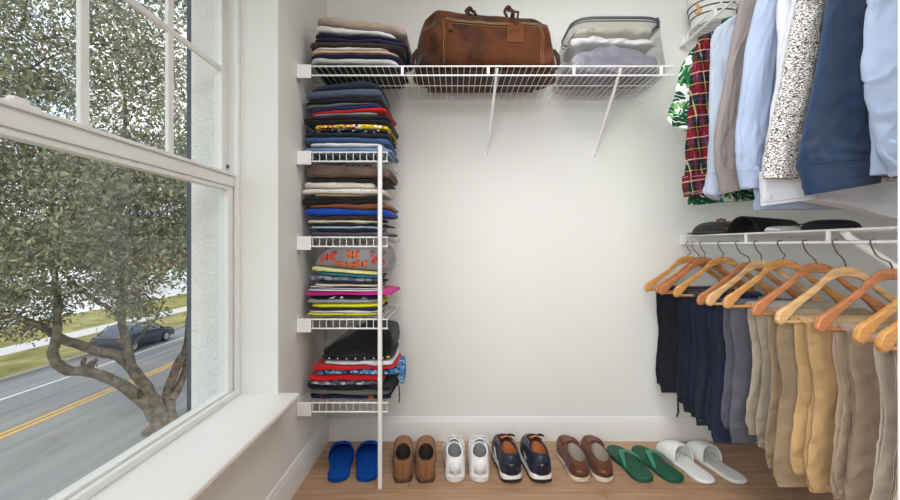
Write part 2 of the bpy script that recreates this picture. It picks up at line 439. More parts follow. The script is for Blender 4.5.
stack('A', G, 66, Zt, [
 ('folded_trousers',315,406,15.5,23,fc('beige_cord',(176,160,146)),'beige folded trousers, topmost of the clothes stack beside the brown leather bag',1),
 ('folded_shirt',315,396,22.5,30,fc('white_a',(226,226,224)),'white folded shirt directly under the beige trousers at the top of the tall stack',1),
 ('folded_trousers',312,401,30.5,34.5,fc('dark_teal',(30,40,52)),'dark teal-black folded trousers directly under the white shirt on the top shelf'),
 ('folded_trousers',312,406,36,38.5,fc('indigo',(44,40,78)),'indigo purple folded trousers on the top shelf, just above the olive pair'),
 ('folded_trousers',307,404,39.5,43.5,fc('olive',(64,58,48)),'dark olive folded trousers in the stack on the top shelf',1),
 ('folded_shirt',310,388,46,46.5,fc('white_b',(228,226,222)),'thin white folded shirt just above the peach one on the top shelf'),
 ('folded_shirt',310,398,49,49.5,fc('peach',(222,186,158)),'peach folded shirt in the stack on the top shelf'),
 ('folded_trousers',308,402,52,53,fc('navy_a',(30,34,60)),'navy folded trousers directly under the peach shirt on the top shelf'),
 ('folded_shirt',309,397,57,58.5,fc('light_grey',(204,206,206)),'light grey folded shirt just above the lowest garment on the top shelf'),
 ('folded_trousers',311,399,62.5,63.5,fc('black_navy',(26,30,42)),'blackish navy folded trousers lying on the wires of the top shelf, lowest of their stack'),
], 1)
G = 'folded clothes on the first short shelf'
pat = spots('fabric_comic', (228,196,40), [(0,(230,200,44)),(.35,(205,40,36)),(.55,(235,205,50)),(.72,(38,34,34)),(.86,(240,240,235))], 75, .42)
fl = spots('fabric_white_fleck', (30,30,36), [(0,(30,30,36)),(.7,(200,200,200)),(.9,(120,126,140))], 70, .5)
stack('B', G, 152, Zs[0], [
 ('folded_jeans',306,380,[(306,92),(320,86),(345,82),(362,79),(380,84)],83,fc('dark_slate_denim',(46,54,70)),'dark slate-blue folded jeans, topmost in the stack under the long shelf',1),
 ('folded_jeans',306,381,91,86.5,fc('slate_denim',(80,94,112)),'greyish slate-blue folded jeans, second from the top under the long shelf',1),
 ('folded_sweatshirt',305,383,99.5,95,fc('charcoal_black',(34,35,40)),'charcoal black folded sweatshirt above the blue and red garments'),
 ('folded_sweatshirt',304,378,103,101.5,fc('mid_grey',(98,98,102)),'mid grey folded sweatshirt just above the dark blue one with red below'),
 ('folded_shirt',308,379,108,103,fc('royal_navy',(30,58,116)),'dark royal blue folded shirt just above the red one in the jeans stack'),
 ('folded_shirt',309,388,111.5,106.5,fc('red_a',(204,28,38)),'red folded shirt in the stack with jeans, above the grey and black clothes'),
 ('folded_shirt',310,377,114.5,111,fc('grey_line',(150,152,156)),'thin pale grey folded shirt just under the red one in the jeans stack'),
 ('folded_sweatshirt',301,390,116,114,fc('midnight',(30,30,42)),'thick midnight-navy folded sweatshirt above the yellow patterned garment',2),
 ('folded_shirt',311,389,123.5,123.5,pat,'yellow folded shirt with a red and black pattern in the jeans stack'),
 ('folded_shirt',309,388,128,128.5,fl,'black folded shirt with white flecks just under the yellow patterned one'),
 ('folded_jeans',302,389,132,132,fc('dark_navy_b',(38,44,60)),'dark navy folded jeans directly under the black flecked shirt'),
 ('folded_jeans',303,390,136,137,fc('blue_denim',(62,92,134),var=.25),'mid blue denim folded jeans just above the thin white garment',1),
 ('folded_shirt',307,383,142,143,fc('white_c',(226,230,238)),'white folded shirt between two pairs of blue jeans'),
 ('folded_jeans',303,391,146.5,147,fc('light_denim',(110,142,182),var=.25),'light blue denim folded jeans, lowest in the stack at the top of the white pole'),
], 2)
G = 'folded clothes on the second short shelf'
def crochet(name, c, sc):
    t = NT(name).set(.95,0,.1); v = t.n.new('ShaderNodeTexVoronoi'); v.inputs['Scale'].default_value = sc
    v.inputs['Randomness'].default_value = .35
    t.link(t.mapping(scale=(1,.35,1.25)), v.inputs['Vector'])
    t.color(t.ramp(v.outputs['Distance'], [(.12,shade(c,.42)),(.42,c)])); t.bump(v.outputs['Distance'], .7, .006); return t.m
def dots(name, base, dot, sc, size):
    t = NT(name).set(.95,0,.1); v = t.n.new('ShaderNodeTexVoronoi'); v.inputs['Scale'].default_value = sc; v.inputs['Randomness'].default_value = .5
    t.link(t.tc.outputs['Object'], v.inputs['Vector'])
    t.color(t.mix(t.math('LESS_THAN', v.outputs['Distance'], size), base, dot)); t.bump(t.noise(22,5), .4, .01); return t.m
stack('C', G, 236, Zs[1], [
 ('folded_sweater',303,390,164.5,167,crochet('knit_taupe',(116,98,90),150),'taupe openwork knitted sweater folded on top of its stack',1),
 ('folded_shirt',306,388,178,178,fc('black_c',(30,30,34)),'black folded shirt directly under the taupe knitted sweater'),
 ('folded_sweater',301,374,181,181.5,fc('cream_pink',(224,212,202)),'creamy pale pink folded sweater just above the white dotted one',1),
 ('folded_sweater',301,385,188,188,dots('fabric_white_dots',(230,226,220),(120,112,106),95,.22),'white folded sweater with small dark dots'),
 ('folded_shirt',312,368,194,194,fc('tan_line',(178,158,120)),'narrow tan folded shirt just under the white dotted sweater'),
 ('folded_sweater',300,376,196.5,196,fc('black_d',(34,34,36)),'thick black folded sweater just above the rust brown one',2),
 ('folded_sweater',308,390,204,203,fc('rust',(134,76,44)),'rust brown folded sweater just above the bright blue one',1),
 ('folded_sweater',302,391,208.5,209.5,fc('cobalt',(22,76,178)),'bright cobalt blue folded sweater, the only one of that colour in its stack',1),
 ('folded_sweater',306,379,215.5,215.5,fc('dark_maroon',(58,40,40)),'dark maroon-brown folded sweater directly under the bright blue one'),
 ('folded_sweater',304,377,219.5,220,fc('pale_khaki',(206,200,170)),'pale khaki folded sweater under the dark maroon one'),
 ('folded_shirt',308,388,223,223.5,fc('black_e',(32,32,38)),'thin black folded shirt between the pale khaki and pale blue garments'),
 ('folded_shirt',308,378,226,226,fc('pale_blue',(182,204,234)),'pale blue folded shirt near the bottom of the sweater stack'),
 ('folded_shirt',309,380,228.7,229,fc('black_navy_b',(28,30,44)),'blackish navy folded shirt directly under the pale blue one'),
 ('folded_trousers',308,390,231.5,231.5,fc('grey_mauve',(92,90,104)),'mauve-grey folded trousers, lowest in the sweater stack'),
], 3)
G = 'folded clothes on the third short shelf'
stack('D', G, 318.5, Zs[2], [
 ('folded_shirt',313,388,[(313,264),(318,256),(327,249),(345,247),(388,248)],250,fc('heather_grey',(146,142,146)),'heather grey folded T-shirt with orange butterflies across its front'),
 ('folded_shirt',310,379,266,272,fc('pale_yellow',(234,226,152)),'pale yellow folded T-shirt directly under the butterfly one'),
 ('folded_shirt',316,379,271,276,fc('teal',(38,122,142)),'teal folded T-shirt directly under the pale yellow one'),
 ('folded_shirt',307,375,274.5,279,spots('fabric_grey_blue',(122,130,136),[(0,(90,110,140)),(.4,(160,160,166)),(.7,(70,84,110))],35,.5),'grey-blue patterned folded T-shirt just under the teal one'),
 ('folded_shirt',313,379,281,283,fc('black_f',(36,34,38)),'thin black folded T-shirt just above the cream one'),
 ('folded_shirt',313,378,283.5,285,fc('cream_b',(226,208,188)),'cream folded T-shirt just above the navy striped one'),
 ('folded_shirt',307,378,286.5,287.5,stripes('fabric_navy_stripe',(34,38,66),(226,226,230),110),'navy and white striped folded T-shirt'),
 ('folded_shirt',307,378,289,290,fc('white_d',(232,232,234)),'white folded T-shirt just above the magenta one'),
 ('folded_shirt',303,391,291.5,291.5,fc('magenta',(214,40,142)),'magenta pink folded T-shirt, brightest of its stack',1),
 ('folded_shirt',306,379,296.5,296,spots('fabric_black_white',(30,30,38),[(0,(30,30,38)),(.6,(220,220,224))],45,.55),'black folded T-shirt with white print just under the magenta one'),
 ('folded_shirt',305,377,299.5,300,fc('cool_grey',(150,154,162)),'cool grey folded T-shirt just above the bright yellow one',1),
 ('folded_shirt',309,379,304,303.5,fc('bright_yellow',(238,226,40)),'bright yellow folded T-shirt under the cool grey one',1),
 ('folded_shirt',306,379,308.5,308.5,fc('navy_c',(34,38,62)),'navy folded T-shirt just under the bright yellow one'),
 ('folded_shirt',307,379,311,311.3,fc('white_e',(230,232,234)),'white folded T-shirt just above the lime yellow one'),
 ('folded_shirt',305,376,313,313.5,fc('lime_yellow',(222,222,56)),'lime yellow folded T-shirt, next to lowest in its stack'),
 ('folded_shirt',304,378,316,316,fc('taupe_b',(150,138,128)),'taupe folded T-shirt lying on the wires, lowest in the stack of bright shirts'),
], 4, amp=.0025)
G = 'folded clothes on the lowest short shelf'
stack('E', G, 401, Zs[3], [
 ('folded_sweatshirt',320,392,[(320,352),(332,345),(345,338),(356,332),(375,331),(392,332)],331,fc('black_g',(22,23,28)),'large black folded sweatshirt, topmost on the lowest short shelf',1),
 ('folded_shirt',319,391,356,355,fc('black_h',(26,27,34)),'black folded T-shirt with a row of small white marks along its edge'),
 ('folded_shirt',322,392,362,361.5,fc('white_f',(224,222,222)),'white folded T-shirt between the black and the red ones'),
 ('folded_shirt',310,394,366.5,366.5,fc('red_b',(202,28,36)),'red folded T-shirt directly under the white one',1),
 ('folded_shirt',314,397,371.5,370,spots('fabric_blue_paisley',(62,116,172),[(0,(60,120,178)),(.3,(170,206,232)),(.55,(34,44,70)),(.75,(96,150,200))],85,.42),'blue patterned folded shirt between two red ones'),
 ('folded_shirt',305,382,376.5,376,fc('red_c',(214,30,36)),'thick red folded T-shirt under the blue patterned one',1),
 ('folded_shirt',308,380,382.5,383,spots('fabric_slate_print',(96,108,128),[(0,(96,108,128)),(.5,(60,66,84)),(.8,(186,190,198))],60,.45),'slate grey printed folded shirt under the thick red one'),
 ('folded_shirt',304,392,385,386.5,fc('black_i',(28,28,36)),'black folded shirt just above the olive-grey one',1),
 ('folded_shirt',308,389,391,391,fc('olive_grey',(100,104,94)),'olive-grey folded shirt near the bottom of the lowest stack'),
 ('folded_shirt',308,391,395.5,395.5,spots('fabric_navy_orange',(36,36,70),[(0,(36,36,70)),(.65,(190,90,50)),(.8,(36,36,70))],55,.5),'navy folded shirt with orange flecks, lowest of all on the bottom shelf'),
], 5)
# parts on some garments -----------------------------------------------------
def on_front(key, u, s, out=.0012):      # point on a garment's front fold: u along it, s -1..1 from bottom to top
    o, (st, pt), x0, x1 = FOLDED[key]
    a = PI-math.asin(sp(max(-1, min(1, s)), 1/.62)) if abs(s) < 1 else PI/2
    return Vector(pt(st(u), a, out))
def decal(key, polys, name, mat):
    m = MB()
    for poly in polys:
        m.add([on_front(key, u, s) for u, s in poly], [tuple(range(len(poly)))])
    return m.build(name, mat, FOLDED[key][0], fix=False, smooth=False)
M_or = paint('print_orange',(214,104,56),.9); M_rd = paint('print_coral',(196,72,60),.9); M_bk = paint('print_black',(40,32,34),.9)
def wing(cu, cs, w, h, fl=1):
    W = [(0,.05),(.25,.75),(.7,1.0),(1.0,.75),(.85,.2),(.5,.0),(.8,-.25),(.75,-.7),(.4,-.85),(.1,-.3)]
    return [(cu+fl*x*w, cs+y*h) for x, y in W]
for (cu, cs, w, h, mt) in ((.19,.10,.14,.55,M_rd),(.53,.28,.10,.42,M_or),(.86,.05,.11,.62,M_rd),(.45,-.60,.17,.30,M_or),(.66,-.42,.09,.30,M_or)):
    fan = []
    for sgn in (-1, 1):
        ring = wing(cu, cs, w, h, sgn); c = (cu+sgn*w*.45, cs)
        for i in range(len(ring)): fan.append([c, ring[i], ring[(i+1) % len(ring)]])
    bo = decal(('D',0), fan, 'butterfly_print', mt)
    bp = [[(cu-.007,cs-h*.7),(cu+.007,cs-h*.7),(cu+.007,cs+h*.7),(cu-.007,cs+h*.7)]]
    for sgn in (-1, 1):
        for q in ((.55,.45),(.5,-.4)):
            bp.append([(cu+sgn*w*(q[0]-.13),cs+h*(q[1]-.05)),(cu+sgn*w*(q[0]+.16),cs+h*(q[1]+.1)),(cu+sgn*w*(q[0]+.1),cs+h*(q[1]+.22))])
        bp.append([(cu+sgn*w*.25,cs+h*.72),(cu+sgn*w*.7,cs+h*.97),(cu+sgn*w*1.0,cs+h*.72),(cu+sgn*w*.68,cs+h*.8)])
    m = MB()
    for poly in bp: m.add([on_front(('D',0), max(.01,min(.99,u)), s, .0022) for u, s in poly], [tuple(range(len(poly)))])
    m.build('butterfly_markings', M_bk, bo, fix=False, smooth=False)
mk = []
for i in range(7):
    u = .13+.125*i; mk.append([(u-.008,-.35),(u+.008,-.35),(u+.008,.25),(u-.008,.25)])
decal(('E',1), mk, 'white_marks', paint('print_white',(225,225,228),.9))
decal(('E',1), [[(.93,-.2),(.97,-.2),(.97,.5),(.93,.5)]], 'yellow_mark', paint('print_yellow',(210,190,60),.9))
# blue shirt's corner hanging over the right side and the dark drawstring beside it
bl = MB(); rows = []
for i in range(9):
    v = i/8; zz = fz(362+v*23); hw = .013*(1-abs(v-.45)*1.1)+.004
    rows.append([(fx(397)+.017+hw*math.cos(q)*1.0+.002*v, 1.80+.05*math.sin(q)*(1-.3*v), zz) for q in [2*PI*k/14 for k in range(14)]])
bl.rings(rows).build('hanging_corner', FOLDED[('E',4)][0].data.materials[0], FOLDED[('E',4)][0])
MB().tube([(fx(392.2),1.80,fz(388)),(fx(396),1.795,fz(387)),(fx(398),1.79,fz(391)),(fx(398.3),1.79,fz(400)),(fx(397.8),1.79,fz(406))], .0028, 8).build('drawstring', paint('black_cord',(30,30,34),.8), FOLDED[('E',7)][0])
# ------------------------------------------------------------------ leather duffel bag
def suede(name, c, dark):
    t = NT(name).set(.85,0,.2)
    f = t.noise(5,6,None,.7); col = t.ramp(f,[(.36,dark),(.52,c),(.72,shade(c,1.22))])
    g = t.noise(26,4); col = t.mix(t.math('MULTIPLY',g,.4),col,dark)
    t.color(col); t.bump(t.noise(40,6),.5,.006); t.b.inputs['Sheen Weight'].default_value = .12; return t.m
M_suede = suede('brown_suede',(84,44,16),(34,19,10)); M_suede_d = suede('dark_suede',(66,40,25),(40,25,18))
M_tag = suede('tag_leather',(104,58,27),(74,40,18))
bag = thing('duffel_bag','large brown suede duffel bag with a luggage tag, on the top shelf','bag',(.14,1.92,Zt+.004))
bx0, bx1, by0, by1, bz0 = -.170, .450, 1.758, 2.06, Zt+.0042
rings = []
NS = 36
def bag_pt(u, a):
    x = bx0+(bx1-bx0)*u
    e_ = min(u, 1-u)*2
    # height profile: full in the middle, sloping shoulders, slumped ends
    h = .204+.068*min(1, e_*3.2)**.6 + .014*math.sin(u*5+.6) + .012*n1(u*7, 2)
    d = (by1-by0)/2*(.80+.20*min(1, e_*4))
    end = max(0.05, min(1, e_*9))**.5
    c_, s_ = math.cos(a), math.sin(a)
    y = (by0+by1)/2+d*end*sp(c_, .38)
    z = bz0+h/2*(1.0)+h/2*(end**.6 if s_ > 0 else 1)*sp(s_, .5)
    zz = (z-bz0)/h
    y += (zz**2)*(.055 if c_ < 0 else -.055)*abs(c_)          # tapers to the top
    # puckers at the ends
    pk = math.exp(-((u-.09)/.07)**2)+math.exp(-((u-.93)/.06)**2)
    nn = n3(u*9, z*14, 3.3+(1 if c_ > 0 else 0))
    y += (.017*nn*pk*3 + .014*n3(u*4.2, z*7, 1.1)+.005*n3(u*14, z*22, 2.1))*(-1 if c_ < 0 else 1)*(1 if abs(s_) < .95 else .2)
    xo = .02*n3(z*9, a, 5.5)*pk + (-.012 if u < .3 else .012)*(1-zz)*math.exp(-(e_*5)**2)*2
    return (x+xo, y, max(z, bz0))
KB = 64
for i in range(NS*2+1):
    u = i/(NS*2); rings.append([bag_pt(u, 2*PI*k/KB) for k in range(KB)])
MB().rings(rings).build('body', M_suede, bag)
def bag_front(u, zz, out=.003):
    # march to the front surface at relative height zz
    best = None
    for k in range(200):
        a = PI/2+PI*k/199
        p = bag_pt(u, a)
        if best is None or abs(p[2]-(bz0+zz)) < abs(best[2]-(bz0+zz)): best = p
    return Vector((best[0], best[1]-out, bz0+zz))
M_stitch = paint('tan_stitching',(136,98,66),.8); M_brass = paint('aged_brass',(120,96,66),.5,.7)
uL, uR = .205, .865
zl = lambda u: .224-.024*(u-uL)/(uR-uL)+.004*math.sin(u*9)
zp = MB().tube([bag_front(uL+(uR-uL)*i/24, zl(uL+(uR-uL)*i/24), .003) for i in range(25)], .0048, 8)
zo = zp.build('zip', M_brass, bag)
MB().tube([bag_front(uL+.03,zl(uL),.007), bag_front(uL+.032,zl(uL)-.02,.008), bag_front(uL+.036,zl(uL)-.06,.007)], [.003,.004,.009], 8).build('zip_pull', M_tag, zo)
st = MB()
for dz in (.011, -.011): st.tube([bag_front(uL+(uR-uL)*i/24, zl(uL+(uR-uL)*i/24)+dz, .0012) for i in range(25)], .0013, 6)
for uu in (uL-.01, uR+.012, uR+.025): st.tube([bag_front(uu+.004*math.sin(j), .012+j*(zl(uu)-.012)/12, .0012) for j in range(13)], .0013, 6)
st.build('stitching', M_stitch, bag)
for uu, lean in ((.40, -.012), (.665, .0)):      # two carrying handles whose tips stand above the bag
    b_ = bag_front(uu, .20, .004); hm = MB()
    zt_ = P(0, 6 if lean else 5, 1.83).z
    xx = b_.x
    pts = [bag_front(uu-.012,.262,.003), (xx-.016+lean,1.84,bz0+.292), (xx-.006+lean,1.845,zt_-.004), (xx+.004+lean,1.845,zt_), (xx+.016+lean,1.845,zt_-.018), (xx+.020+lean,1.84,bz0+.292), bag_front(uu+.026,.262,.003)]
    hm.tube([tuple(q) for q in bez([tuple(p) for p in pts], 26)], .0068, 8); ho = hm.build('handle', M_suede_d, bag)
    MB().tube([(xx-.007+lean,1.845,zt_-.010),(xx+.012+lean,1.845,zt_-.004)], .0088, 8).build('handle_wrap', M_suede_d, ho)
tg = MB(); tu = .70
tc_ = bag_front(tu, .160, .012)
tp = [(-.037,-.044),(.035,-.046),(.037,.030),(.024,.042),(-.022,.042),(-.037,.030)]
tg.prism(tp, lambda x,z,t:(tc_.x+x, tc_.y+t, tc_.z+z), 0, .006)
to = tg.build('luggage_tag', M_tag, bag, smooth=False, bevel=.0015)
MB().tube([(tc_.x-.004,tc_.y,tc_.z+.034),(tc_.x-.008,tc_.y-.002,tc_.z+.085),(xx-.002,1.835,bz0+.292)], .005, 8).tube([(tc_.x+.006,tc_.y,tc_.z+.034),(tc_.x+.012,tc_.y-.002,tc_.z+.085),(xx+.006,1.835,bz0+.292)], .005, 8).build('tag_strap', M_suede_d, to)
MB().box((bx0+.035,1.785,bz0-.0022),(bx1-.06,2.04,bz0-.0002)).build('base_panel', M_suede_d, bag, smooth=False)
for uu, sg in ((0.0, -1), (1.0, 1)):             # shoulder-strap tabs at both ends
    x_ = bx0-.004 if sg < 0 else bx1+.002
    MB().tube([(x_-.002*sg,1.84,bz0+.115),(x_+.012*sg,1.83,bz0+.085),(x_+.016*sg,1.825,bz0+.05),(x_+.008*sg,1.825,bz0+.02)], [.008,.011,.010,.007], 10).build('strap_tab', M_suede_d, bag)
# ------------------------------------------------------------------ clear zipped storage bag with clothes inside
def clear_mat():
    m = bpy.data.materials.new('clear_vinyl'); m.use_nodes = True; n = m.node_tree.nodes; n.clear(); l = m.node_tree.links.new
    o = n.new('ShaderNodeOutputMaterial'); tr = n.new('ShaderNodeBsdfTransparent'); gl = n.new('ShaderNodeBsdfGlossy'); df = n.new('ShaderNodeBsdfDiffuse')
    tr.inputs[0].default_value = (.985,.985,.985,1); gl.inputs['Roughness'].default_value = .12; df.inputs[0].default_value = (.85,.85,.85,1)
    m1 = n.new('ShaderNodeMixShader'); m2 = n.new('ShaderNodeMixShader'); fr = n.new('ShaderNodeFresnel'); fr.inputs[0].default_value = 1.45
    tc = n.new('ShaderNodeTexCoord'); no = n.new('ShaderNodeTexNoise'); no.inputs['Scale'].default_value = 16; no.inputs['Detail'].default_value = 4; bp = n.new('ShaderNodeBump'); bp.inputs['Strength'].default_value = .6; bp.inputs['Distance'].default_value = .02
    l(tc.outputs['Object'], no.inputs['Vector']); l(no.outputs['Fac'], bp.inputs['Height']); l(bp.outputs[0], gl.inputs['Normal']); l(bp.outputs[0], fr.inputs['Normal'])
    m1.inputs[0].default_value = .04; mf = n.new('ShaderNodeMath'); mf.operation = 'MULTIPLY'; mf.inputs[1].default_value = .5; l(tr.outputs[0], m1.inputs[1]); l(df.outputs[0], m1.inputs[2]); l(fr.outputs[0], mf.inputs[0]); l(mf.outputs[0], m2.inputs[0]); l(m1.outputs[0], m2.inputs[1]); l(gl.outputs[0], m2.inputs[2]); l(m2.outputs[0], o.inputs[0]); return m
M_clear = clear_mat()
cb = thing('storage_bag','clear plastic zipped storage bag full of clothes, beside the leather bag on the top shelf','bag',(.72,1.93,Zt+.004))
cx0, cx1, cy0, cy1, cz0, cz1 = .482, .955, 1.765, 2.085, Zt+.0042, 2.062
def cb_ring(z, v):
    ring = []
    tp = .055*(v**1.6)          # left side leans in towards the top
    xa, xb = cx0+tp, cx1-.012*v
    ya, yb_ = cy0+.05*v, cy1
    for k in range(48):
        a = 2*PI*k/48; c_, s_ = sp(math.cos(a), .4), sp(math.sin(a), .4)
        ring.append(((xa+xb)/2+(xb-xa)/2*c_+.006*n3(a*2, z*20, 1), (ya+yb_)/2+(yb_-ya)/2*s_+.006*n3(a*2, z*20, 4), z))
    return ring
zz = [0,.04,.2,.45,.7,.88,.97,1.0]
rg = [cb_ring(cz0+(cz1-cz0)*v-(0 if v < 1 else .0), v) for v in zz]
for q in (0, -1):
    c = Vector((sum(p[0] for p in rg[q])/48, sum(p[1] for p in rg[q])/48, rg[q][0][2]))
    if q == 0: rg.insert(0, [tuple(c+(Vector(p)-c)*.9) for p in rg[0]])
MB().rings(rg).build('plastic_cover', M_clear, cb)
rim = cb_ring(cz1-.008, 1.0)
rm = MB().tube([Vector(p)+Vector((0,0,0)) for p in rim]+[rim[0]], .0062, 8)
rm.tube([Vector(p)+Vector((0,-.001,-.016)) for p in cb_ring(cz1-.008,.95)]+[Vector(cb_ring(cz1-.008,.95)[0])+Vector((0,-.001,-.016))], .003, 6)
zo = rm.build('zip_piping', paint('grey_piping',(92,94,98),.45,.2), cb)
MB().tube([(cx1-.045,cy0+.050,cz1-.008),(cx1-.043,cy0+.045,cz1-.03),(cx1-.044,cy0+.043,cz1-.055)], [.004,.005,.0065], 8).build('zip_pull', paint('dark_piping',(60,62,66),.4,.3), zo)
zb_ = [cz0+.004]
def inner(name, label, x0, x1, zA, zB, yf, col, seed, tilt=0, bulge=.0):
    c = fc('in_'+name+str(seed), col, bump=.7)
    zb = lambda x: zA+.005*n1(x*12, seed)
    def zt(x):
        u = (x-x0)/(x1-x0); return zB+tilt*(u-.5)+bulge*math.sin(PI*max(0,min(1,u)))+.008*n1(x*10, seed+4)
    o = garment(name, label, 'clothes inside the clear storage bag', x0, x1, zb, zt, yf, 2.06, c, seed, NU=70, K=64, crumple=.012); return o
inner('folded_sweater','grey-lavender crumpled garment at the front bottom inside the clear storage bag',cx0+.040,cx1-.028,cz0+.010,cz0+.088,1.832,(134,132,146),61,0,.050)
inner('folded_blanket','white folded blanket in the middle of the clear storage bag',cx0+.056,cx1-.026,cz0+.150,cz0+.176,1.852,(238,236,232),62,-.03,.008)
inner('folded_shirt','cream folded garment at the top of the clear storage bag',cx0+.078,cx1-.036,cz0+.213,cz0+.239,1.868,(236,224,206),63,.004,.0)
# ------------------------------------------------------------------ wooden hangers
M_metal = paint('hook_steel',(150,148,144),.25,1.0)
def wood(name, c):
    t = NT(name).set(.38,0,.45); g = t.noise(1,5,t.mapping(scale=(10,60,60),rot=(0,.6,0)))
    t.color(t.ramp(g,[(.3,shade(c,.78)),(.55,c),(.75,shade(c,1.1))])); return t.m
WOODS = [wood('hanger_wood_honey',(206,150,86)), wood('hanger_wood_red',(190,124,80)), wood('hanger_wood_pale',(214,174,124))]
RODX = 1.192; RODZ = Zr-.040
UP = [(0,0),(.022,-.0015),(.043,-.009),(.060,-.022),(.078,-.040),(.098,-.058),(.130,-.081),(.165,-.104),(.186,-.117),(.191,-.1225),(.196,-.1225),(.212,-.131),(.225,-.143),(.231,-.157)]
LO = [(.231,-.168),(.226,-.178),(.216,-.181),(.204,-.174),(.190,-.157),(.165,-.131),(.130,-.105),(.100,-.083),(.078,-.064),(.056,-.046),(.036,-.037),(.018,-.033),(0,-.032)]
def hanger(name, label, y, wi, rx=RODX, rz=RODZ, rr=.0052, tilt=0.0, dz=0.0, dx=0.0):
    rad = rr+.0032; s = .98
    ax, az = rx+.034+dx, rz-.068+dz              # top of the wooden neck
    h = thing(name, label, 'hanger', (ax,y,az), 'wooden hangers on the right wall rail')
    pts = []
    for q in range(-50, 236, 13):
        a = math.radians(q); pts.append((rx+rad*math.cos(a), y, rz+rad*math.sin(a)))
    pts += [(rx+.004,y,rz-.030),(rx+.020,y,rz-.046),(ax-.004,y,rz-.060),(ax,y,az-.004)]
    MB().tube([tuple(p) for p in bez(pts, 46)], .0021, 8).build('hook', M_metal, h)
    for sg in (-1, 1):
        poly = [(sg*x*s+(.0002*sg), z) for x, z in UP+LO]
        m = MB(); n = len(poly)
        def yy(x): return -tilt*x - .010*(abs(x)/.23)**2
        th = lambda x: .0058+.0035*max(0,(abs(x)-.08)/.15)
        m.add([(ax+p[0], y+yy(p[0])-th(p[0]), az+p[1]) for p in poly]+[(ax+p[0], y+yy(p[0])+th(p[0]), az+p[1]) for p in poly],
              [tuple(range(n)), tuple(range(2*n-1,n-1,-1))]+[(i,(i+1)%n,n+(i+1)%n,n+i) for i in range(n)])
        m.build('arm', WOODS[wi], h, smooth=True, bevel=.003)
    xe = .212*s
    MB().tube([(ax-xe, y+tilt*xe-.006, az-.172), (ax+xe, y-tilt*xe-.006, az-.172)], .0055, 10).build('trouser_bar', WOODS[wi], h)
    return ax, az-.172, y-.006
HY = [2.072,2.025,1.955,1.820,1.705,1.600,1.483,1.376,1.267,1.152,1.030,.958]
HW = [0,1,1,0,1,2,0,1,2,1,0,0]
HL = ['honey-coloured wooden hanger deepest in the corner, first on the rail from the back wall',
 'thin reddish wooden hanger, second on the rail from the back wall',
 'reddish wooden hanger, third on the rail from the back wall, with navy trousers on it',
 'honey wooden hanger, fourth on the rail from the back wall, holding navy trousers',
 'reddish wooden hanger, fifth on the rail from the back wall',
 'pale wooden hanger, sixth on the rail from the back wall, holding the slate grey trousers',
 'honey wooden hanger, seventh on the rail, holding the stone grey-beige trousers',
 'reddish wooden hanger, eighth on the rail, holding the olive khaki trousers',
 'pale wooden hanger, ninth on the rail, holding the mustard tan trousers',
 'reddish wooden hanger, tenth on the rail, holding the taupe trousers',
 'honey wooden hanger, next to last on the rail, holding the light stone trousers',
 'honey wooden hanger nearest the closet opening, its tip low at the edge of the photo']
HDX = [-.030,.002,-.015,-.020,.018,-.010,-.020,.006,0,.020,.010,-.008]; HDZ = [.004,0,0,.006,-.012,0,.008,-.002,-.008,-.008,-.010,-.012]
BARS = [hanger('wooden_hanger', HL[i], HY[i], HW[i], dx=HDX[i], dz=HDZ[i]) for i in range(12)]
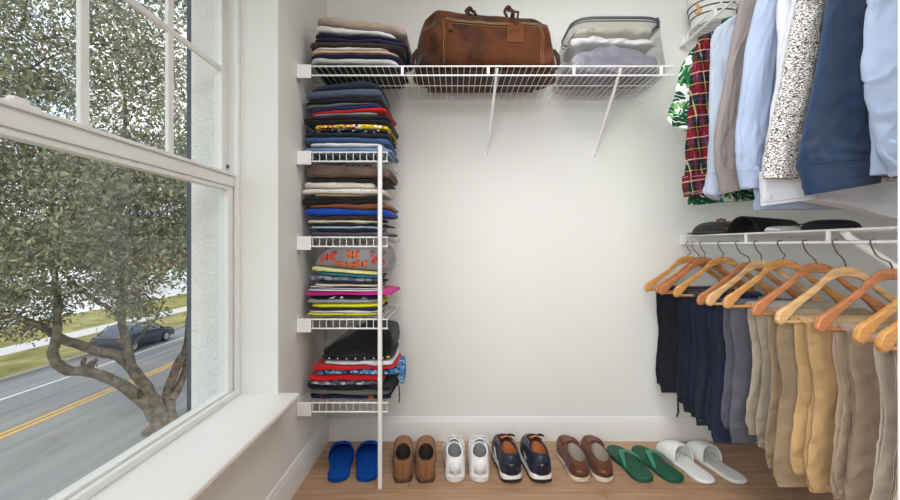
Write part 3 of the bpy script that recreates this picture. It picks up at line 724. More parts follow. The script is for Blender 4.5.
# ------------------------------------------------------------------ trousers over the hanger bars
def trousers(i, label, mat, xl, w, zb, seed, group='trousers hanging on the wooden hangers', cat='trousers', sway=.0, hems=True, dark=None):
    bx, bz, by = BARS[i]; w = min(w, bx+.155-xl); lim = bx-.157
    t = thing('hanging_trousers', label, cat, (xl+w/2, by, bz), group)
    rr = random.Random(seed)
    lay = [(-.0285,.0125,0),(-.0160,.0105,.010),(.0160,.0105,.006),(.0285,.0125,.012)]
    ztop = bz
    # saddle of cloth folded over the bar
    m = MB(); rings = []
    for j in range(15):
        u = j/14; xa = max(xl+.004, lim); x = xa+(xl+w-.004-xa)*u; ring = []
        for k in range(13): a = PI*k/12; ring.append((x, by+.035*math.cos(a), ztop+.0012*math.sin(u*9+seed)+.019*math.sin(a)))
        for k in range(12,-1,-1): a = PI*k/12; ring.append((x, by+.0085*math.cos(a), ztop+.0085*math.sin(a)))
        rings.append(ring)
    m.rings(rings, False, False)
    for q in (0, (len(rings)-1)*26): m.f += [(q+k, q+k+1, q+24-k, q+25-k) for k in range(12)]
    m.build('top_fold', mat, t)
    for j, (dy, th, dx) in enumerate(lay):
        o = rr.uniform(-.012,.014); hb = zb+(0,.012,.035,.02)[j]+rr.uniform(-.008,.008)
        L = xl+dx+o*.4; Rr = xl+w-rr.uniform(.004,.03)
        H = ztop-hb
        pi = rr.uniform(.008,.02)
        rows = [(max(L,lim),ztop,Rr,ztop,by+dy,th),
                (L-.004+pi*.3,ztop-H*.15,Rr,ztop-H*.15,by+dy,th*1.15),
                (L+pi+sway*.3,ztop-H*.38,Rr-.004,ztop-H*.38,by+dy*1.08,th*1.2),
                (L+pi*.4+sway*.6,ztop-H*.62,Rr-.008,ztop-H*.62,by+dy*1.1,th*1.25),
                (L-pi*.5+sway*.9,ztop-H*.86,Rr-.012,ztop-H*.86,by+dy*1.10,th*1.15),
                (L+sway+.006,hb,Rr-.014,hb+.012,by+dy*1.12,th*1.2)]
        mb = drape(rows, seed+j*3.3, .0060, 2.1+.5*(j%2), 60, 60, ex=.8); leg = mb.build('leg', mat, t)
        if j < 2:
            dk = SEAM[i]
            for kk in ((31, 44) if j == 0 else (31,)):
                MB().tube([Vector(mb.v[q*60+kk])+Vector((-.0006,-.0008,0)) for q in range(1,59)], .0009, 5).build('seam', dk, leg)
        if hems:
            hr = []; nfj = 2.1+.5*(j%2)
            for f in (.0,.022):
                v = f/H
                hr.append((L+.006+sway*(1-v)-.0012,hb+f-.0008,Rr-.014+.0012,hb+.012+f-.0008,by+dy*1.12,th*1.2+.0012))
            drape([hr[0],hr[1]], seed+j*3.3+.01, .0060, nfj, 4, 60, ex=.8, drift=0).build('hem', dark or mat, leg)
    return t
def tc(n, c): return cloth('twill_'+n, c, var=.12, weave=1400, bump=1.0, crease=17)
SEAM = {}
TR = [
 (0,'black hanging joggers with a dangling drawstring, deepest in the corner',tc('black',(34,35,42)),1.035,.38,.29),
 (2,'navy hanging trousers directly beside the black joggers',tc('navy1',(36,40,56)),1.083,.33,.243),
 (3,'navy hanging trousers in the middle of the three navy pairs',tc('navy2',(34,40,62)),1.062,.34,.236),
 (4,'navy hanging trousers next to the slate grey pair',tc('navy3',(36,44,68)),1.062,.34,.222),
 (5,'slate grey hanging trousers between the navy and the stone grey pairs',tc('slate',(98,98,110)),1.069,.34,.276),
 (6,'stone grey-beige hanging trousers between the slate grey and the olive khaki pairs',tc('stone',(176,166,148)),1.080,.34,.305),
 (7,'olive khaki hanging trousers just behind the mustard tan pair',tc('khaki',(168,148,118)),1.066,.35,.238),
 (8,'mustard tan hanging trousers, the yellowest pair on the rail',tc('mustard',(206,170,120)),1.070,.35,.285),
 (9,'taupe hanging trousers just in front of the mustard tan pair',tc('taupe',(184,163,140)),1.085,.34,.275),
 (10,'light stone hanging trousers nearest the closet opening, cut by the right edge of the photo',tc('light',(210,198,182)),1.082,.34,.27),
]
for a in TR:
    c_ = {'black':(20,20,24),'navy':(22,24,36),'slate':(66,66,76)}
    hit = [v for k, v in c_.items() if k in a[1].split(' hanging')[0]]
    SEAM[a[0]] = paint('seam_'+a[2].name, hit[0] if hit else (128,108,82), .9)
TT = [trousers(*a, seed=11+k*5) for k, a in enumerate(TR)]
x_ = P(680,392,2.03).x
MB().tube([(x_,2.047,.40),(x_+.002,2.045,.33),(x_-.003,2.044,.25),(x_-.001,2.043,.185)], .0045, 8).tube([(x_-.001,2.043,.187),(x_-.010,2.043,.165)],.004,6).build('drawstring', paint('black_cord',(30,30,34),.8), TT[0])
# side seams and pocket welts where the photo shows them
for k, (dxs, z0, z1) in {4:(.10,.70,.42), 7:(.13,.66,.44), 8:(.17,.74,.46)}.items():
    i, _, _, xl, w, zb = TR[k]; by = BARS[i][2]-.041
    MB().tube([(xl+dxs+.012*math.sin(q*.8), by-.001*q, z0+(z1-z0)*q/6) for q in range(7)], .0012, 6).build('pocket_seam', paint('seam_dark',(96,84,70),.9) if k > 4 else paint('seam_slate',(60,60,72),.9), TT[k])
# ------------------------------------------------------------------ shirts on the upper rail
UX, UZ = RODX+.0, Zu-.040
def wire_hanger(y, cx, label):
    h = thing('metal_hanger', label, 'hanger', (cx,y,UZ-.05), 'thin metal hangers under the shirts')
    pts = []
    for q in range(-50, 236, 16):
        a = math.radians(q); pts.append((UX+.0084*math.cos(a), y, UZ+.0084*math.sin(a)))
    pts += [(UX+.004,y,UZ-.034),(cx,y,UZ-.055),(cx,y,UZ-.080),(cx,y,UZ-.108)]
    MB().tube([tuple(p) for p in bez(pts, 36)], .0018, 8).build('hook', M_metal, h)
    MB().tube([(cx-.10,y,UZ-.208),(cx-.03,y,UZ-.138),(cx,y,UZ-.108),(cx+.03,y,UZ-.138),(cx+.10,y,UZ-.208)], .0022, 8).build('shoulder_wire', M_metal, h)
def xz(p, Y): v = P(p[0], p[1], Y); return v.x, v.z
def shirt(label, Y, mat, sleeve, cuff, cx, hw, hemL, hemR, seed, group='shirts hanging on the upper rail', cuffmat=None, th=.032, amp=.006, yoff=-.040, buttons=0, short=False, nf=1.1, hl=None):
    t = thing('hanging_shirt', label, 'shirt', (cx, Y, hemL), group)
    tz = UZ-.10; cx = 1.20; hw = .20
    rows = [(cx-.045,tz-.005,cx+.045,tz-.005,Y,.046),(cx-.06,tz-.045,cx+.06,tz-.045,Y,.056),(cx-hw*.62,tz-.075,cx+hw*.62,tz-.075,Y,.05),(cx-hw*.93,tz-.115,cx+hw*.93,tz-.115,Y,.05),
            (cx-hw,tz-.2,cx+hw,tz-.2,Y,.052),(cx-hw*.98,(tz+hemL)/2,cx+hw*.98,(tz+hemL)/2,Y,.055),(cx-hw*.98,hemL+.1,cx+hw*.98,hemR+.1,Y,.055),(cx-hw,hemL,cx+hw,hemR,Y,.052)]
    drape(rows, seed, .009, 1.9, 64, 72, ex=.7, top_open=True).build('body', mat, t)
    # collar
    cr = []
    for k in range(25):
        a = 2*PI*k/24; cr.append((cx+.050*math.cos(a), Y+.027*math.sin(a)))
    co = MB(); co.rings([[(x,y,tz-.006) for x,y in cr[:-1]],[(cx+(x-cx)*1.04,Y+(y-Y)*1.05,tz+.022) for x,y in cr[:-1]],[(cx+(x-cx)*1.25,Y+(y-Y)*1.25-.002,tz-.03) for x,y in cr[:-1]]], False, False)
    co.build('collar', mat, t, solid=.0012)
    # sleeve on the visible side, from photo-measured edges at its depth
    ys = Y+yoff
    rows = [(*xz(l,ys), *xz(r,ys), ys, th*(1 if i else .8)) for i, (l, r) in enumerate(sleeve)]
    sh = (cx-hw*.98, tz-.115, cx-hw*.55, tz-.07, Y-.028, th*.8)
    if rows[0][1] < sh[1]: rows = [sh]+rows
    so = drape(rows, seed+.5, amp, nf, 72, 72, ex=.7).build('sleeve', mat, t)
    if cuff:
        rows = [(*xz(l,ys), *xz(r,ys), ys, th+.011) for l, r in cuff]
        mb = drape(rows, seed+.9, amp*.4, nf, 12, 48, ex=.7); c = mb.build('cuff', cuffmat or mat, so)
        for q in (1, 10): MB().tube([Vector(mb.v[q*48+kk])+Vector((0,-.0006,0)) for kk in range(24,48)], .0009, 5).build('stitch_line', paint('stitch_'+mat.name, (24,34,54) if 'navy' in mat.name else (120,112,112) if 'taupe' in mat.name else (150,160,180), .9) , c)
        for b in range(buttons):
            l, r = cuff[0]; l2, r2 = cuff[-1]
            px, py = (l[0]*.45+r[0]*.55+(l2[0]-l[0])*.5)+b*4, (l[1]+l2[1])/2+2*b
            v = P(px, py, ys-th*.5-.006)
            MB().lathe([(.0001,-.001),(.005,-.001),(.005,.001),(.0001,.001)], (0,0,0), 12).build('button', paint('dark_button',(60,60,70),.4), c, local=True).location = tuple(v-root_loc(c))
            C.objects[-1].rotation_euler.x = PI/2
    # far sleeve hanging on the wall side
    zc = max(hemR+.04, tz-.62) if not short else tz-.34
    drape([(cx+hw*.6,tz-.085,cx+hw*.95,tz-.125,Y-.012,.03),(cx+hw*.72,tz-.2,min(cx+hw*1.06,1.53),tz-.21,Y-.038,.022),(cx+hw*.7,(tz+zc)/2,min(cx+hw*1.08,1.53),(tz+zc)/2,Y-.042,.022),(cx+hw*.68,zc,min(cx+hw*1.0,1.53),zc,Y-.042,.022)], seed+4, .004, 1, 24, 32, ex=.7).build('sleeve', mat, t)
    wire_hanger(Y, cx, 'thin metal hanger inside '+hl)
    return t
def plaid():
    t = NT('tartan').set(.92,0,.15); vec = t.mapping(rot=(0,.16,0))
    def band(ax, sc, off, lo): return t.math('GREATER_THAN', t.math('FRACT', t.math('ADD', t.math('MULTIPLY', t.axis(ax, vec), sc), off)), lo)
    col = t.mix(band(0,17,0,.45),(122,24,34),(20,28,36)); c2 = t.mix(band(2,12,.2,.45),(120,22,32),(20,42,40))
    col = t.mix(.5, col, c2)
    for ax, sc, off, lo, c in ((0,17,.25,.94,(190,170,110)),(2,12,.1,.955,(205,200,190)),(0,17,.75,.95,(56,84,130)),(2,12,.62,.955,(180,152,70)),(2,12,.35,.955,(46,72,120))):
        col = t.mix(t.math('MULTIPLY', band(ax,sc,off,lo), .6), col, c)
    t.color(col); t.bump(t.noise(18,5),.8,.014); return t.m
def leafprint():
    t = NT('palm_leaf_print').set(.9,0,.15)
    vec = t.mapping(scale=(1,1,1))
    def fronds(rot, off, scale):
        w = t.n.new('ShaderNodeTexWave'); w.inputs['Scale'].default_value = 17; w.inputs['Distortion'].default_value = 4; w.inputs['Detail'].default_value = 1; w.inputs['Detail Scale'].default_value = 2
        t.link(t.mapping(rot=(0,rot,0)), w.inputs['Vector'])
        big = t.noise(scale,1,t.mapping(loc=(off,off*2,off*.7)))
        return t.math('MULTIPLY', t.math('GREATER_THAN', big, .53), t.math('GREATER_THAN', t.math('ADD', w.outputs['Fac'], t.math('MULTIPLY', big, 1.1)), .74))
    col = t.mix(fronds(.6,1.3,17),(236,238,238),(120,170,104))
    col = t.mix(fronds(-.5,3.1,15),col,(44,116,66)); col = t.mix(fronds(1.2,7.7,14),col,(26,74,50))
    t.color(col); t.bump(t.noise(18,5),.6,.012); return t.m
def speckle():
    t = NT('black_white_marl').set(.95,0,.1)
    n_ = t.noise(1,3,t.mapping(scale=(200,200,520),rot=(0,.25,0)),.6)
    t.color(t.ramp(n_,[(.44,(30,28,28)),(.50,(150,146,142)),(.56,(240,238,234))])); t.bump(n_,.5,.003); return t.m
oxf = lambda n, c: cloth('shirt_'+n, c, var=.06, weave=1800, bump=1.0, crease=9)
shirt('short-sleeved white shirt with green palm leaves, deepest in the corner', 1.735, leafprint(),
      [((690,52),(712,46)),((681,70),(716,70)),((675,95),(714,95)),((667.5,118),(708,130)),((672,126),(700,135))], None, 1.30, .20, 1.205, 1.235, 3, yoff=-.036, short=True, hl='the palm leaf shirt', th=.028)
shirt('red tartan flannel shirt beside the palm leaf shirt', 1.640, plaid(),
      [((697,40),(718,34)),((691,66),(716,62)),((688,100),(712,100)),((686.5,130),(711,130)),((686,160),(711,162)),((683,188),(709,186))], [((683,176),(710,174)),((682.5,186),(709,184)),((684,197),(707,194))], 1.30, .20, 1.27, 1.27, 5, hl='the red tartan shirt', amp=.009)
shirt('pale blue washed denim shirt between the tartan and the taupe shirts', 1.540, oxf('paleblue',(186,198,216)),
      [((714,32),(742,14)),((712,60),(740,50)),((711,100),(736,100)),((710.5,140),(733,142)),((709,172),(730,172)),((705,192),(722,198))], [((708,172),(729,174)),((706,186),(724,190)),((705.5,194),(719,200))], 1.345, .19, 1.27, 1.27, 7, hl='the pale blue denim shirt', buttons=2, amp=.008)
shirt('taupe grey shirt with a long plain sleeve, left of the bright blue shirt', 1.440, oxf('taupe',(148,138,136)),
      [((740,2),(764,-4)),((733,34),(757,30)),((726,64),(752,62)),((719,110),(745,110)),((714,145),(741,148)),((716,172),(740,172)),((721,190),(742,188))], [((716.5,170),(740,168)),((719,181),(741,179)),((721,194),(742,190))], 1.36, .19, 1.25, 1.25, 9, hl='the taupe shirt')
shirt('sky blue dress shirt between the taupe and the white shirts', 1.345, oxf('skyblue',(174,190,218)),
      [((760,-14),(796,-14)),((756,6),(788,6)),((745,60),(776,60)),((738,122),(768,124)),((737,156),(766,158)),((739,172),(767,172)),((742,186),(768,186))], [((738.5,170),(767,170)),((740,179),(768,179)),((742.5,189),(768,188))], 1.40, .15, 1.150, 1.155, 11, hl='the sky blue shirt')
shirt('white dress shirt with a broad white cuff, behind the speckled sleeve', 1.255, oxf('white',(226,228,236)),
      [((792,-14),(826,-14)),((786,24),(820,24)),((774,90),(806,90)),((766,140),(800,140)),((760,176),(806,176)),((761,200),(814,196))], [((760,172),(808,170)),((760.5,188),(813,184)),((762,206),(817,199))], 1.395, .15, 1.195, 1.105, 13, hl='the white dress shirt')
shirt('black and white speckled sweater between the white and the navy shirts', 1.165, speckle(),
      [((800,-14),(836,-14)),((796,12),(830,12)),((785,68),(822,68)),((772,128),(812,128)),((766,160),(806,160)),((763.5,178.5),(802,178.5))], None, 1.375, .16, 1.22, 1.22, 15, hl='the speckled sweater', amp=.004)
shirt('dark navy blue shirt with a wide cuff, in front of the speckled sweater', 1.070, oxf('navy',(32,56,88)),
      [((826,-16),(866,-16)),((824,8),(865,8)),((814,80),(869,80)),((804,126),(874,120)),((798,156),(878,150)),((800,172),(879,166))], [((797.5,164),(878.5,156)),((802,180),(879,170)),((807,195.5),(879.5,183))], 1.375, .16, 1.215, 1.215, 17, hl='the navy shirt', th=.036)
shirt('light blue shirt nearest the closet opening, cut by the right edge of the photo', .960, oxf('lightblue',(172,190,218)),
      [((872,-20),(925,-20)),((870,8),(925,8)),((864.5,64),(925,60)),((868,90),(922,90)),((876,124),(922,124)),((883,150),(922,146)),((890,168),(924,160))], [((887,158),(924,148)),((890,167),(925,156)),((893,177),(926,164))], 1.395, .14, 1.20, 1.20, 19, hl='the light blue shirt by the opening', th=.034, amp=.009)
# ------------------------------------------------------------------ hats and accessories
hat = thing('sailor_hat','white sailor hat with navy stripes and a gold anchor, on the upper right shelf','hat',(1.300,2.028,Zu+.004))
hz = Zu+.0045
M_hatw = cloth('hat_white',(232,232,230),var=.03)
hc = (1.300,2.028,0)
prof = [(.102,hz),(.104,hz+.004),(.126,hz+.150),(.128,hz+.156),(.125,hz+.157),(.108,hz+.030),(.104,hz+.020)]
MB().rings([[(hc[0]+r*math.cos(2*PI*k/48)*1.0, hc[1]+r*math.sin(2*PI*k/48)*.82, z) for k in range(48)] for r, z in prof], True, False).build('brim', M_hatw, hat)
cp = [(.102,hz+.03),(.106,hz+.09),(.10,hz+.13),(.08,hz+.16),(.04,hz+.168),(.002,hz+.17)]
MB().rings([[(hc[0]+r*math.cos(2*PI*k/40), hc[1]+r*math.sin(2*PI*k/40)*.82, z) for k in range(40)] for r, z in cp]).build('crown', M_hatw, hat)
M_navy = paint('stripe_navy',(40,48,84),.8)
for f in (.26,.46,.66):
    r0 = .104+.022*f; rg = []
    for k in range(49):
        a = 2*PI*k/48; rg.append((hc[0]+(r0+.0008)*math.cos(a), hc[1]+(r0+.0008)*.82*math.sin(a), hz+.004+.146*f))
    MB().tube(rg, .0032, 6).build('stripe', M_navy, hat)
M_gold = paint('gold_badge',(226,170,30),.4,.3)
aa = math.radians(206); rr_ = .119
def on_hat(u, v): # u along the band, v up
    a = aa+u/rr_; r = .104+.022*(v/.146)+.003
    return (hc[0]+r*math.cos(a), hc[1]+r*.82*math.sin(a), hz+.004+v)
ab = MB().tube([on_hat(0,.046),on_hat(0,.088)], .0032, 8).tube([on_hat(-.010,.078),on_hat(.010,.078)], .0026, 8)
ab.tube([on_hat(.019*math.sin(q), .066-.021*math.cos(q)) for q in [(-1.25+2.5*i/12) for i in range(13)]], .0034, 8)
ab.tube([on_hat(.006*math.cos(2*PI*i/12), .094+.006*math.sin(2*PI*i/12)) for i in range(13)], .0018, 6)
ab.build('anchor_badge', M_gold, hat)
zd = Zr+.0042
# flat grey felt cap
fcp = thing('flat_cap','dark grey felt cap with a small brown strap, at the corner end of its shelf','cap',(1.28,2.0,zd))
def mound(m, cx, cy, rx, ry, h, z, p=.8, n=12, seg=36, wob=.08, seed=1, tilt=0):
    rings = []
    for i in range(n+1):
        q = i/n; r = math.cos(q*PI/2)**p if i < n else .02; zz_ = z+h*math.sin(q*PI/2)
        rings.append([(cx+rx*r*math.cos(a)*(1+wob*n3(math.cos(a)*1.3,math.sin(a)*1.3,seed)), cy+ry*r*math.sin(a)*(1+wob*n3(math.cos(a)*1.3,math.sin(a)*1.3,seed+3)), zz_+tilt*r*math.cos(a)) for a in [2*PI*k/seg for k in range(seg)]])
    return m.rings(rings)
M_felt = cloth('felt_grey',(62,60,60),var=.1); M_blk = paint('black_felt',(30,30,34),.75,0,.3,bump=.2)
mound(MB(),1.315,1.995,.135,.115,.062,zd+.002,.55).build('crown', M_felt, fcp)
br = MB(); rings = []
for i in range(9):
    a = PI*.62+PI*.72*i/8
    rings.append([(1.315+r*math.cos(a)*.98, 1.975+r*math.sin(a)*.72, zd+.004+dz) for r, dz in ((.12,.004),(.172,.0),(.172,.003),(.12,.009))])
br.rings(rings).build('brim', M_felt, fcp)
bs = MB().tube([(1.262,1.893,zd+.026),(1.30,1.882,zd+.026)], .0045, 8); bs.tube([(1.245,1.925,zd+.064),(1.262,1.912,zd+.070),(1.275,1.902,zd+.064)], .006, 8)
bs.build('strap', paint('brown_strap',(120,76,56),.6), fcp)
# black curved visor / peaked cap lying on its side, with an open hollow end
vis = thing('peaked_cap','black peaked cap with a wide curved brim, at the middle of the right shelf','cap',(1.33,1.72,zd))
v_ = MB(); rings = []
for i in range(15):
    u = i/14; x = 1.205+.27*u
    hh = .066*(1-.12*u); d = .082+.02*math.sin(u*PI)
    rings.append([(x, 1.70+.10*u+d*math.cos(a)*(1), zd+.002+hh*math.sin(a)) for a in [PI*k/20 for k in range(21)]])
v_.rings(rings, False, False, closed=False).build('brim', M_blk, vis, solid=.003, fix=False)
mound(MB(),1.37,1.755,.085,.07,.052,zd+.0025,.6,seed=4).build('crown', paint('black_cap_cloth',(24,24,28),.9), vis)
pf = thing('cloth_pouch','flat pale grey cloth pouch lying between the two black caps on the right shelf','pouch',(1.30,1.50,zd))
mound(MB(),1.29,1.560,.090,.045,.020,zd+.001,.35,seed=6,wob=.15).build('pouch', cloth('pouch_grey',(200,198,196)), pf)
MB().tube([(1.205,1.560,zd+.012),(1.20,1.53,zd+.008),(1.215,1.512,zd+.004)], .004, 8).build('drawstring', M_wire, pf)
bc = thing('baseball_cap','small black cap nearest the closet opening on the shelf above the hangers','cap',(1.315,1.415,zd))
mound(MB(),1.315,1.415,.092,.062,.034,zd+.002,.5,seed=8).build('crown', paint('black_cap_cloth',(24,24,28),.9), bc)
b2 = MB(); rings = []
for i in range(11):
    a = PI*.30+PI*.5*i/10
    rings.append([(1.315+r*math.cos(a)*.9, 1.385+r*.8*math.sin(a), zd+.010+.004*math.sin(PI*i/10)+dz) for r, dz in ((.075,.014),(.125,.008),(.125,.011),(.075,.018))])
b2.rings(rings).build('brim', M_blk, bc)
# ------------------------------------------------------------------ footwear
def outline(L, w, n=56, heel=.82, inner=.0, pinch=.80):
    """sole outline, heel at y=0, toe at y=L; inner>0 bulges +x side"""
    kw = [(0,0),(.02,.52),(.06,heel*.86),(.14,heel),(.30,heel*.98),(.42,heel*.93),(.55,.93),(.68,1),(.80,.94),(.90,.74),(.96,.50),(.99,.26),(1,0)]
    def hw(v):
        for i in range(len(kw)-1):
            if kw[i][0] <= v <= kw[i+1][0]:
                f = (v-kw[i][0])/(kw[i+1][0]-kw[i][0]); return kw[i][1]+(kw[i+1][1]-kw[i][1])*f
        return 0
    P_ = []
    vs = [.5-.5*math.cos(PI*i/(n//2)) for i in range(n//2+1)]
    for v in vs: P_.append((w/2*hw(v)+inner*math.sin(PI*v)**2*.5, L*v))
    for v in vs[-2:0:-1]: P_.append((-w/2*hw(v)+inner*math.sin(PI*v)**2*.5, L*v))
    # smooth
    for _ in range(2): P_ = [((P_[i-1][0]+2*P_[i][0]+P_[(i+1)%len(P_)][0])/4, (P_[i-1][1]+2*P_[i][1]+P_[(i+1)%len(P_)][1])/4) for i in range(len(P_))]
    return P_
def sole(m, O, z0, z1, grow0=0, grow1=0, rnd=.003, rise=None):
    cx_ = sum(p[0] for p in O)/len(O); cy_ = sum(p[1] for p in O)/len(O)
    def ring(z, g):
        out = []
        for x, y in O:
            d = math.hypot(x-cx_, y-cy_) or 1; k = (d+g)/d
            yy = cy_+(y-cy_)*k; zz_ = z+(rise(yy) if rise else 0); out.append((cx_+(x-cx_)*k, yy, zz_))
        return out
    return m.rings([ring(z0,grow0-rnd), ring(z0+rnd,grow0), ring(z1-rnd,grow1), ring(z1,grow1-rnd)])
def upper(m, O, zs, open_c, open_r, coll, toe_h, n=12, px=2.2, pz=.62, heel_h=None, grow=0):
    """annulus surface from sole outline to the foot opening"""
    N = len(O); rings = []
    L = max(p[1] for p in O)
    inner = []
    for (x, y) in O:
        a = math.atan2((x-open_c[0])/open_r[0], (y-open_c[1])/open_r[1])
        ix = open_c[0]+open_r[0]*math.sin(a); iy = open_c[1]+open_r[1]*math.cos(a)
        inner.append((ix, iy, coll((iy-open_c[1])/open_r[1])))
    for j in range(n+1):
        w = j/n*PI/2; ring = []
        for (x, y), q in zip(O, inner):
            far = math.hypot(x-q[0], y-q[1])
            fy = max(0, min(1, (y/L-.35)/.5)); ppx = 1.0+(px-1.0)*(1-fy)*.6
            h = 1-math.cos(w)**ppx if False else (1-math.cos(w))**(1.0)
            v = math.sin(w)**(pz+(1-fy)*.28)
            zz_ = zs+(q[2]-zs)*v
            if fy > 0:
                zt_ = zs+(toe_h-zs)*math.sin(min(1, w/(PI/2)*2.0)*PI/2)**.7+(q[2]-toe_h)*max(0,(w/(PI/2)-.3)/.7)**1.3
                zz_ = zz_*(1-fy)+zt_*fy
            ring.append((x+(q[0]-x)*h, y+(q[1]-y)*h, zz_))
        rings.append(ring)
    m.rings(rings, False, False); return inner
def lining(m, inner, z, O, k=.86):
    N = len(inner); cx_ = sum(p[0] for p in inner)/N; cy_ = sum(p[1] for p in inner)/N
    r1 = [(x,y,q) for x,y,q in inner]
    r2 = [(cx_+(x-cx_)*1.12, cy_+(y-cy_)*1.03, q*.45+z*.55) for x,y,q in inner]
    r3 = [(cx_+(x-cx_)*1.05, cy_+(y-cy_)*1.08, z) for x,y,q in inner]
    return m.rings([r1,r2,r3], False, True)
def band(m, pts_fn, n, w0, w1): pass
def place(name, label, group, heel, toe, side=1):
    """heel & toe positions on the floor -> Empty at the heel, local +Y to the toe"""
    dx, dy = toe[0]-heel[0], toe[1]-heel[1]
    return thing(name, label, 'footwear', (heel[0],heel[1]-.013,.0008), group, rz=math.atan2(-dx, dy))
def slipper(t, mat, L=.285, w=.112, s0=.56, side=1, h=.062, th=.022, pile=None, mat2=None):
    O = outline(L, w, inner=.012*side)
    sole(MB(), O, 0, th, 0, .001, .005).build('sole', mat2 or mat, t, local=True)
    m = MB(); rings = []
    def hwid(y):
        xs = [p[0] for p in O if abs(p[1]-y) < L*.05]
        return (min(xs), max(xs)) if xs else (-.01,.01)
    n = 18
    for i in range(n+1):
        v = s0+(1-s0)*i/n; y = min(L*v, L-.0015)
        # exact edges by interpolation along outline
        half = len(O)//2; Rt, Lf = O[:half+1], O[half:]+[O[0]]
        def at(side_):
            for k in range(len(side_)-1):
                a_, b_ = side_[k], side_[k+1]
                if min(a_[1],b_[1]) <= y <= max(a_[1],b_[1]) and a_[1] != b_[1]: return a_[0]+(b_[0]-a_[0])*(y-a_[1])/(b_[1]-a_[1])
            return side_[len(side_)//2][0]*0
        xr, xl_ = at(Rt), at(Lf)
        hh = h*(1-((v-s0)/(1-s0))**2.6*.82)
        ring = []
        for k in range(21):
            a = PI*k/20; ca = math.cos(a)
            cut = (-.045*L if True else 0)*(math.sin(a)**2) * (1-(i/n))      # curved throat
            ring.append(((xr+xl_)/2+(xr-xl_)/2*sp(ca,.75)*1.03, y-cut, th*.35+hh*math.sin(a)**.75))
        rings.append(ring)
    m.rings(rings, False, False, closed=False).build('upper', mat, t, local=True, solid=.004, fix=False)
    fb = outline(L-.012, w-.012, inner=.012*side); sole(MB(), [(x,y+.006) for x,y in fb], th-.002, th+.0025).build('footbed', pile or mat, t, local=True)
    return rings
M_terry = NT('blue_terry').set(.95,0,.1); M_terry.color(M_terry.mix(M_terry.noise(160,3),(8,52,128),(24,92,190))); M_terry.bump(M_terry.noise(260,3),.8,.004); M_terry = M_terry.m
FZ = lambda x, y: ((x-CX)*EYE/(y-CY), EYE*F/(y-CY))
M_whs = cloth('slipper_white',(234,234,232),var=.03)
def pair(name, group, kind, items):
    for side, (label, heel, toe) in zip((1,-1), items):
        t = place(name, label, group, heel, toe); kind(t, side)
pair('slipper','blue slippers under the short shelves', lambda t, s: slipper(t, M_terry, .285, .116, .66, s, .066, .026),
     [('bright blue terry slipper nearest the left wall',(-.508,1.765),(-.570,2.045)),
      ('bright blue terry slipper beside the white pole',(-.383,1.768),(-.427,2.05))])
def loafer(t, s):
    L, w = .302, .103; O = outline(L, w, inner=.006*s, heel=.86)
    M_s = suede('tan_suede',(150,104,70),(116,78,50)); M_h = paint('heel_stack',(70,38,24),.4,bump=.2); M_l = paint('shoe_lining',(58,48,44),.8)
    sole(MB(), O, .004, .016, .002, .002).build('sole', M_h, t, local=True)
    Oh = [p for p in outline(L*.30, w*.86, inner=0)]
    ho = sole(MB(), [(x*1.0,y) for x,y in outline(.085, w*.84)], 0, .014, .002, .0005).build('heel', M_h, t, local=True)
    u = MB(); inn = upper(u, O, .015, (0.0,.084), (.036,.072), lambda q: .090+.003*q+.004*q*q, .082)
    uo = u.build('upper', M_s, t, local=True)
    lining(MB(), inn, .026, O).build('lining', M_l, t, local=True)
    MB().tube([tuple(p) for p in inn]+[tuple(inn[0])], .0024, 6).build('collar_binding', suede('suede_edge',(110,76,52),(84,56,38)), uo, local=True)
    MB().tube([(0,.008,.086),(0,.002,.05),(0,.0005,.022)], .0016, 6).build('heel_seam', suede('suede_edge2',(100,68,46),(84,56,38)), uo, local=True)
    rd = MB(); rd.tube([tuple(q) for q in bez([(-.036,.150,.093),(-.036,.185,.090),(-.027,.230,.085),(0,.250,.081),(.027,.230,.085),(.036,.185,.090),(.036,.150,.093)],24)], .0022, 6); rd.build('apron_seam', suede('suede_edge',(110,76,52),(84,56,38)), uo, local=True)
pair('loafer','brown suede loafers', loafer,
     [('tan suede loafer with a stacked heel, beside the white pole',(-.226,1.765),(-.262,2.055)),
      ('tan suede loafer with a stacked heel, beside the white sneakers',(-.126,1.765),(-.146,2.055))])
M_wl = paint('white_leather',(236,236,236),.45,bump=.06); M_wr = paint('white_rubber',(226,226,224),.5)
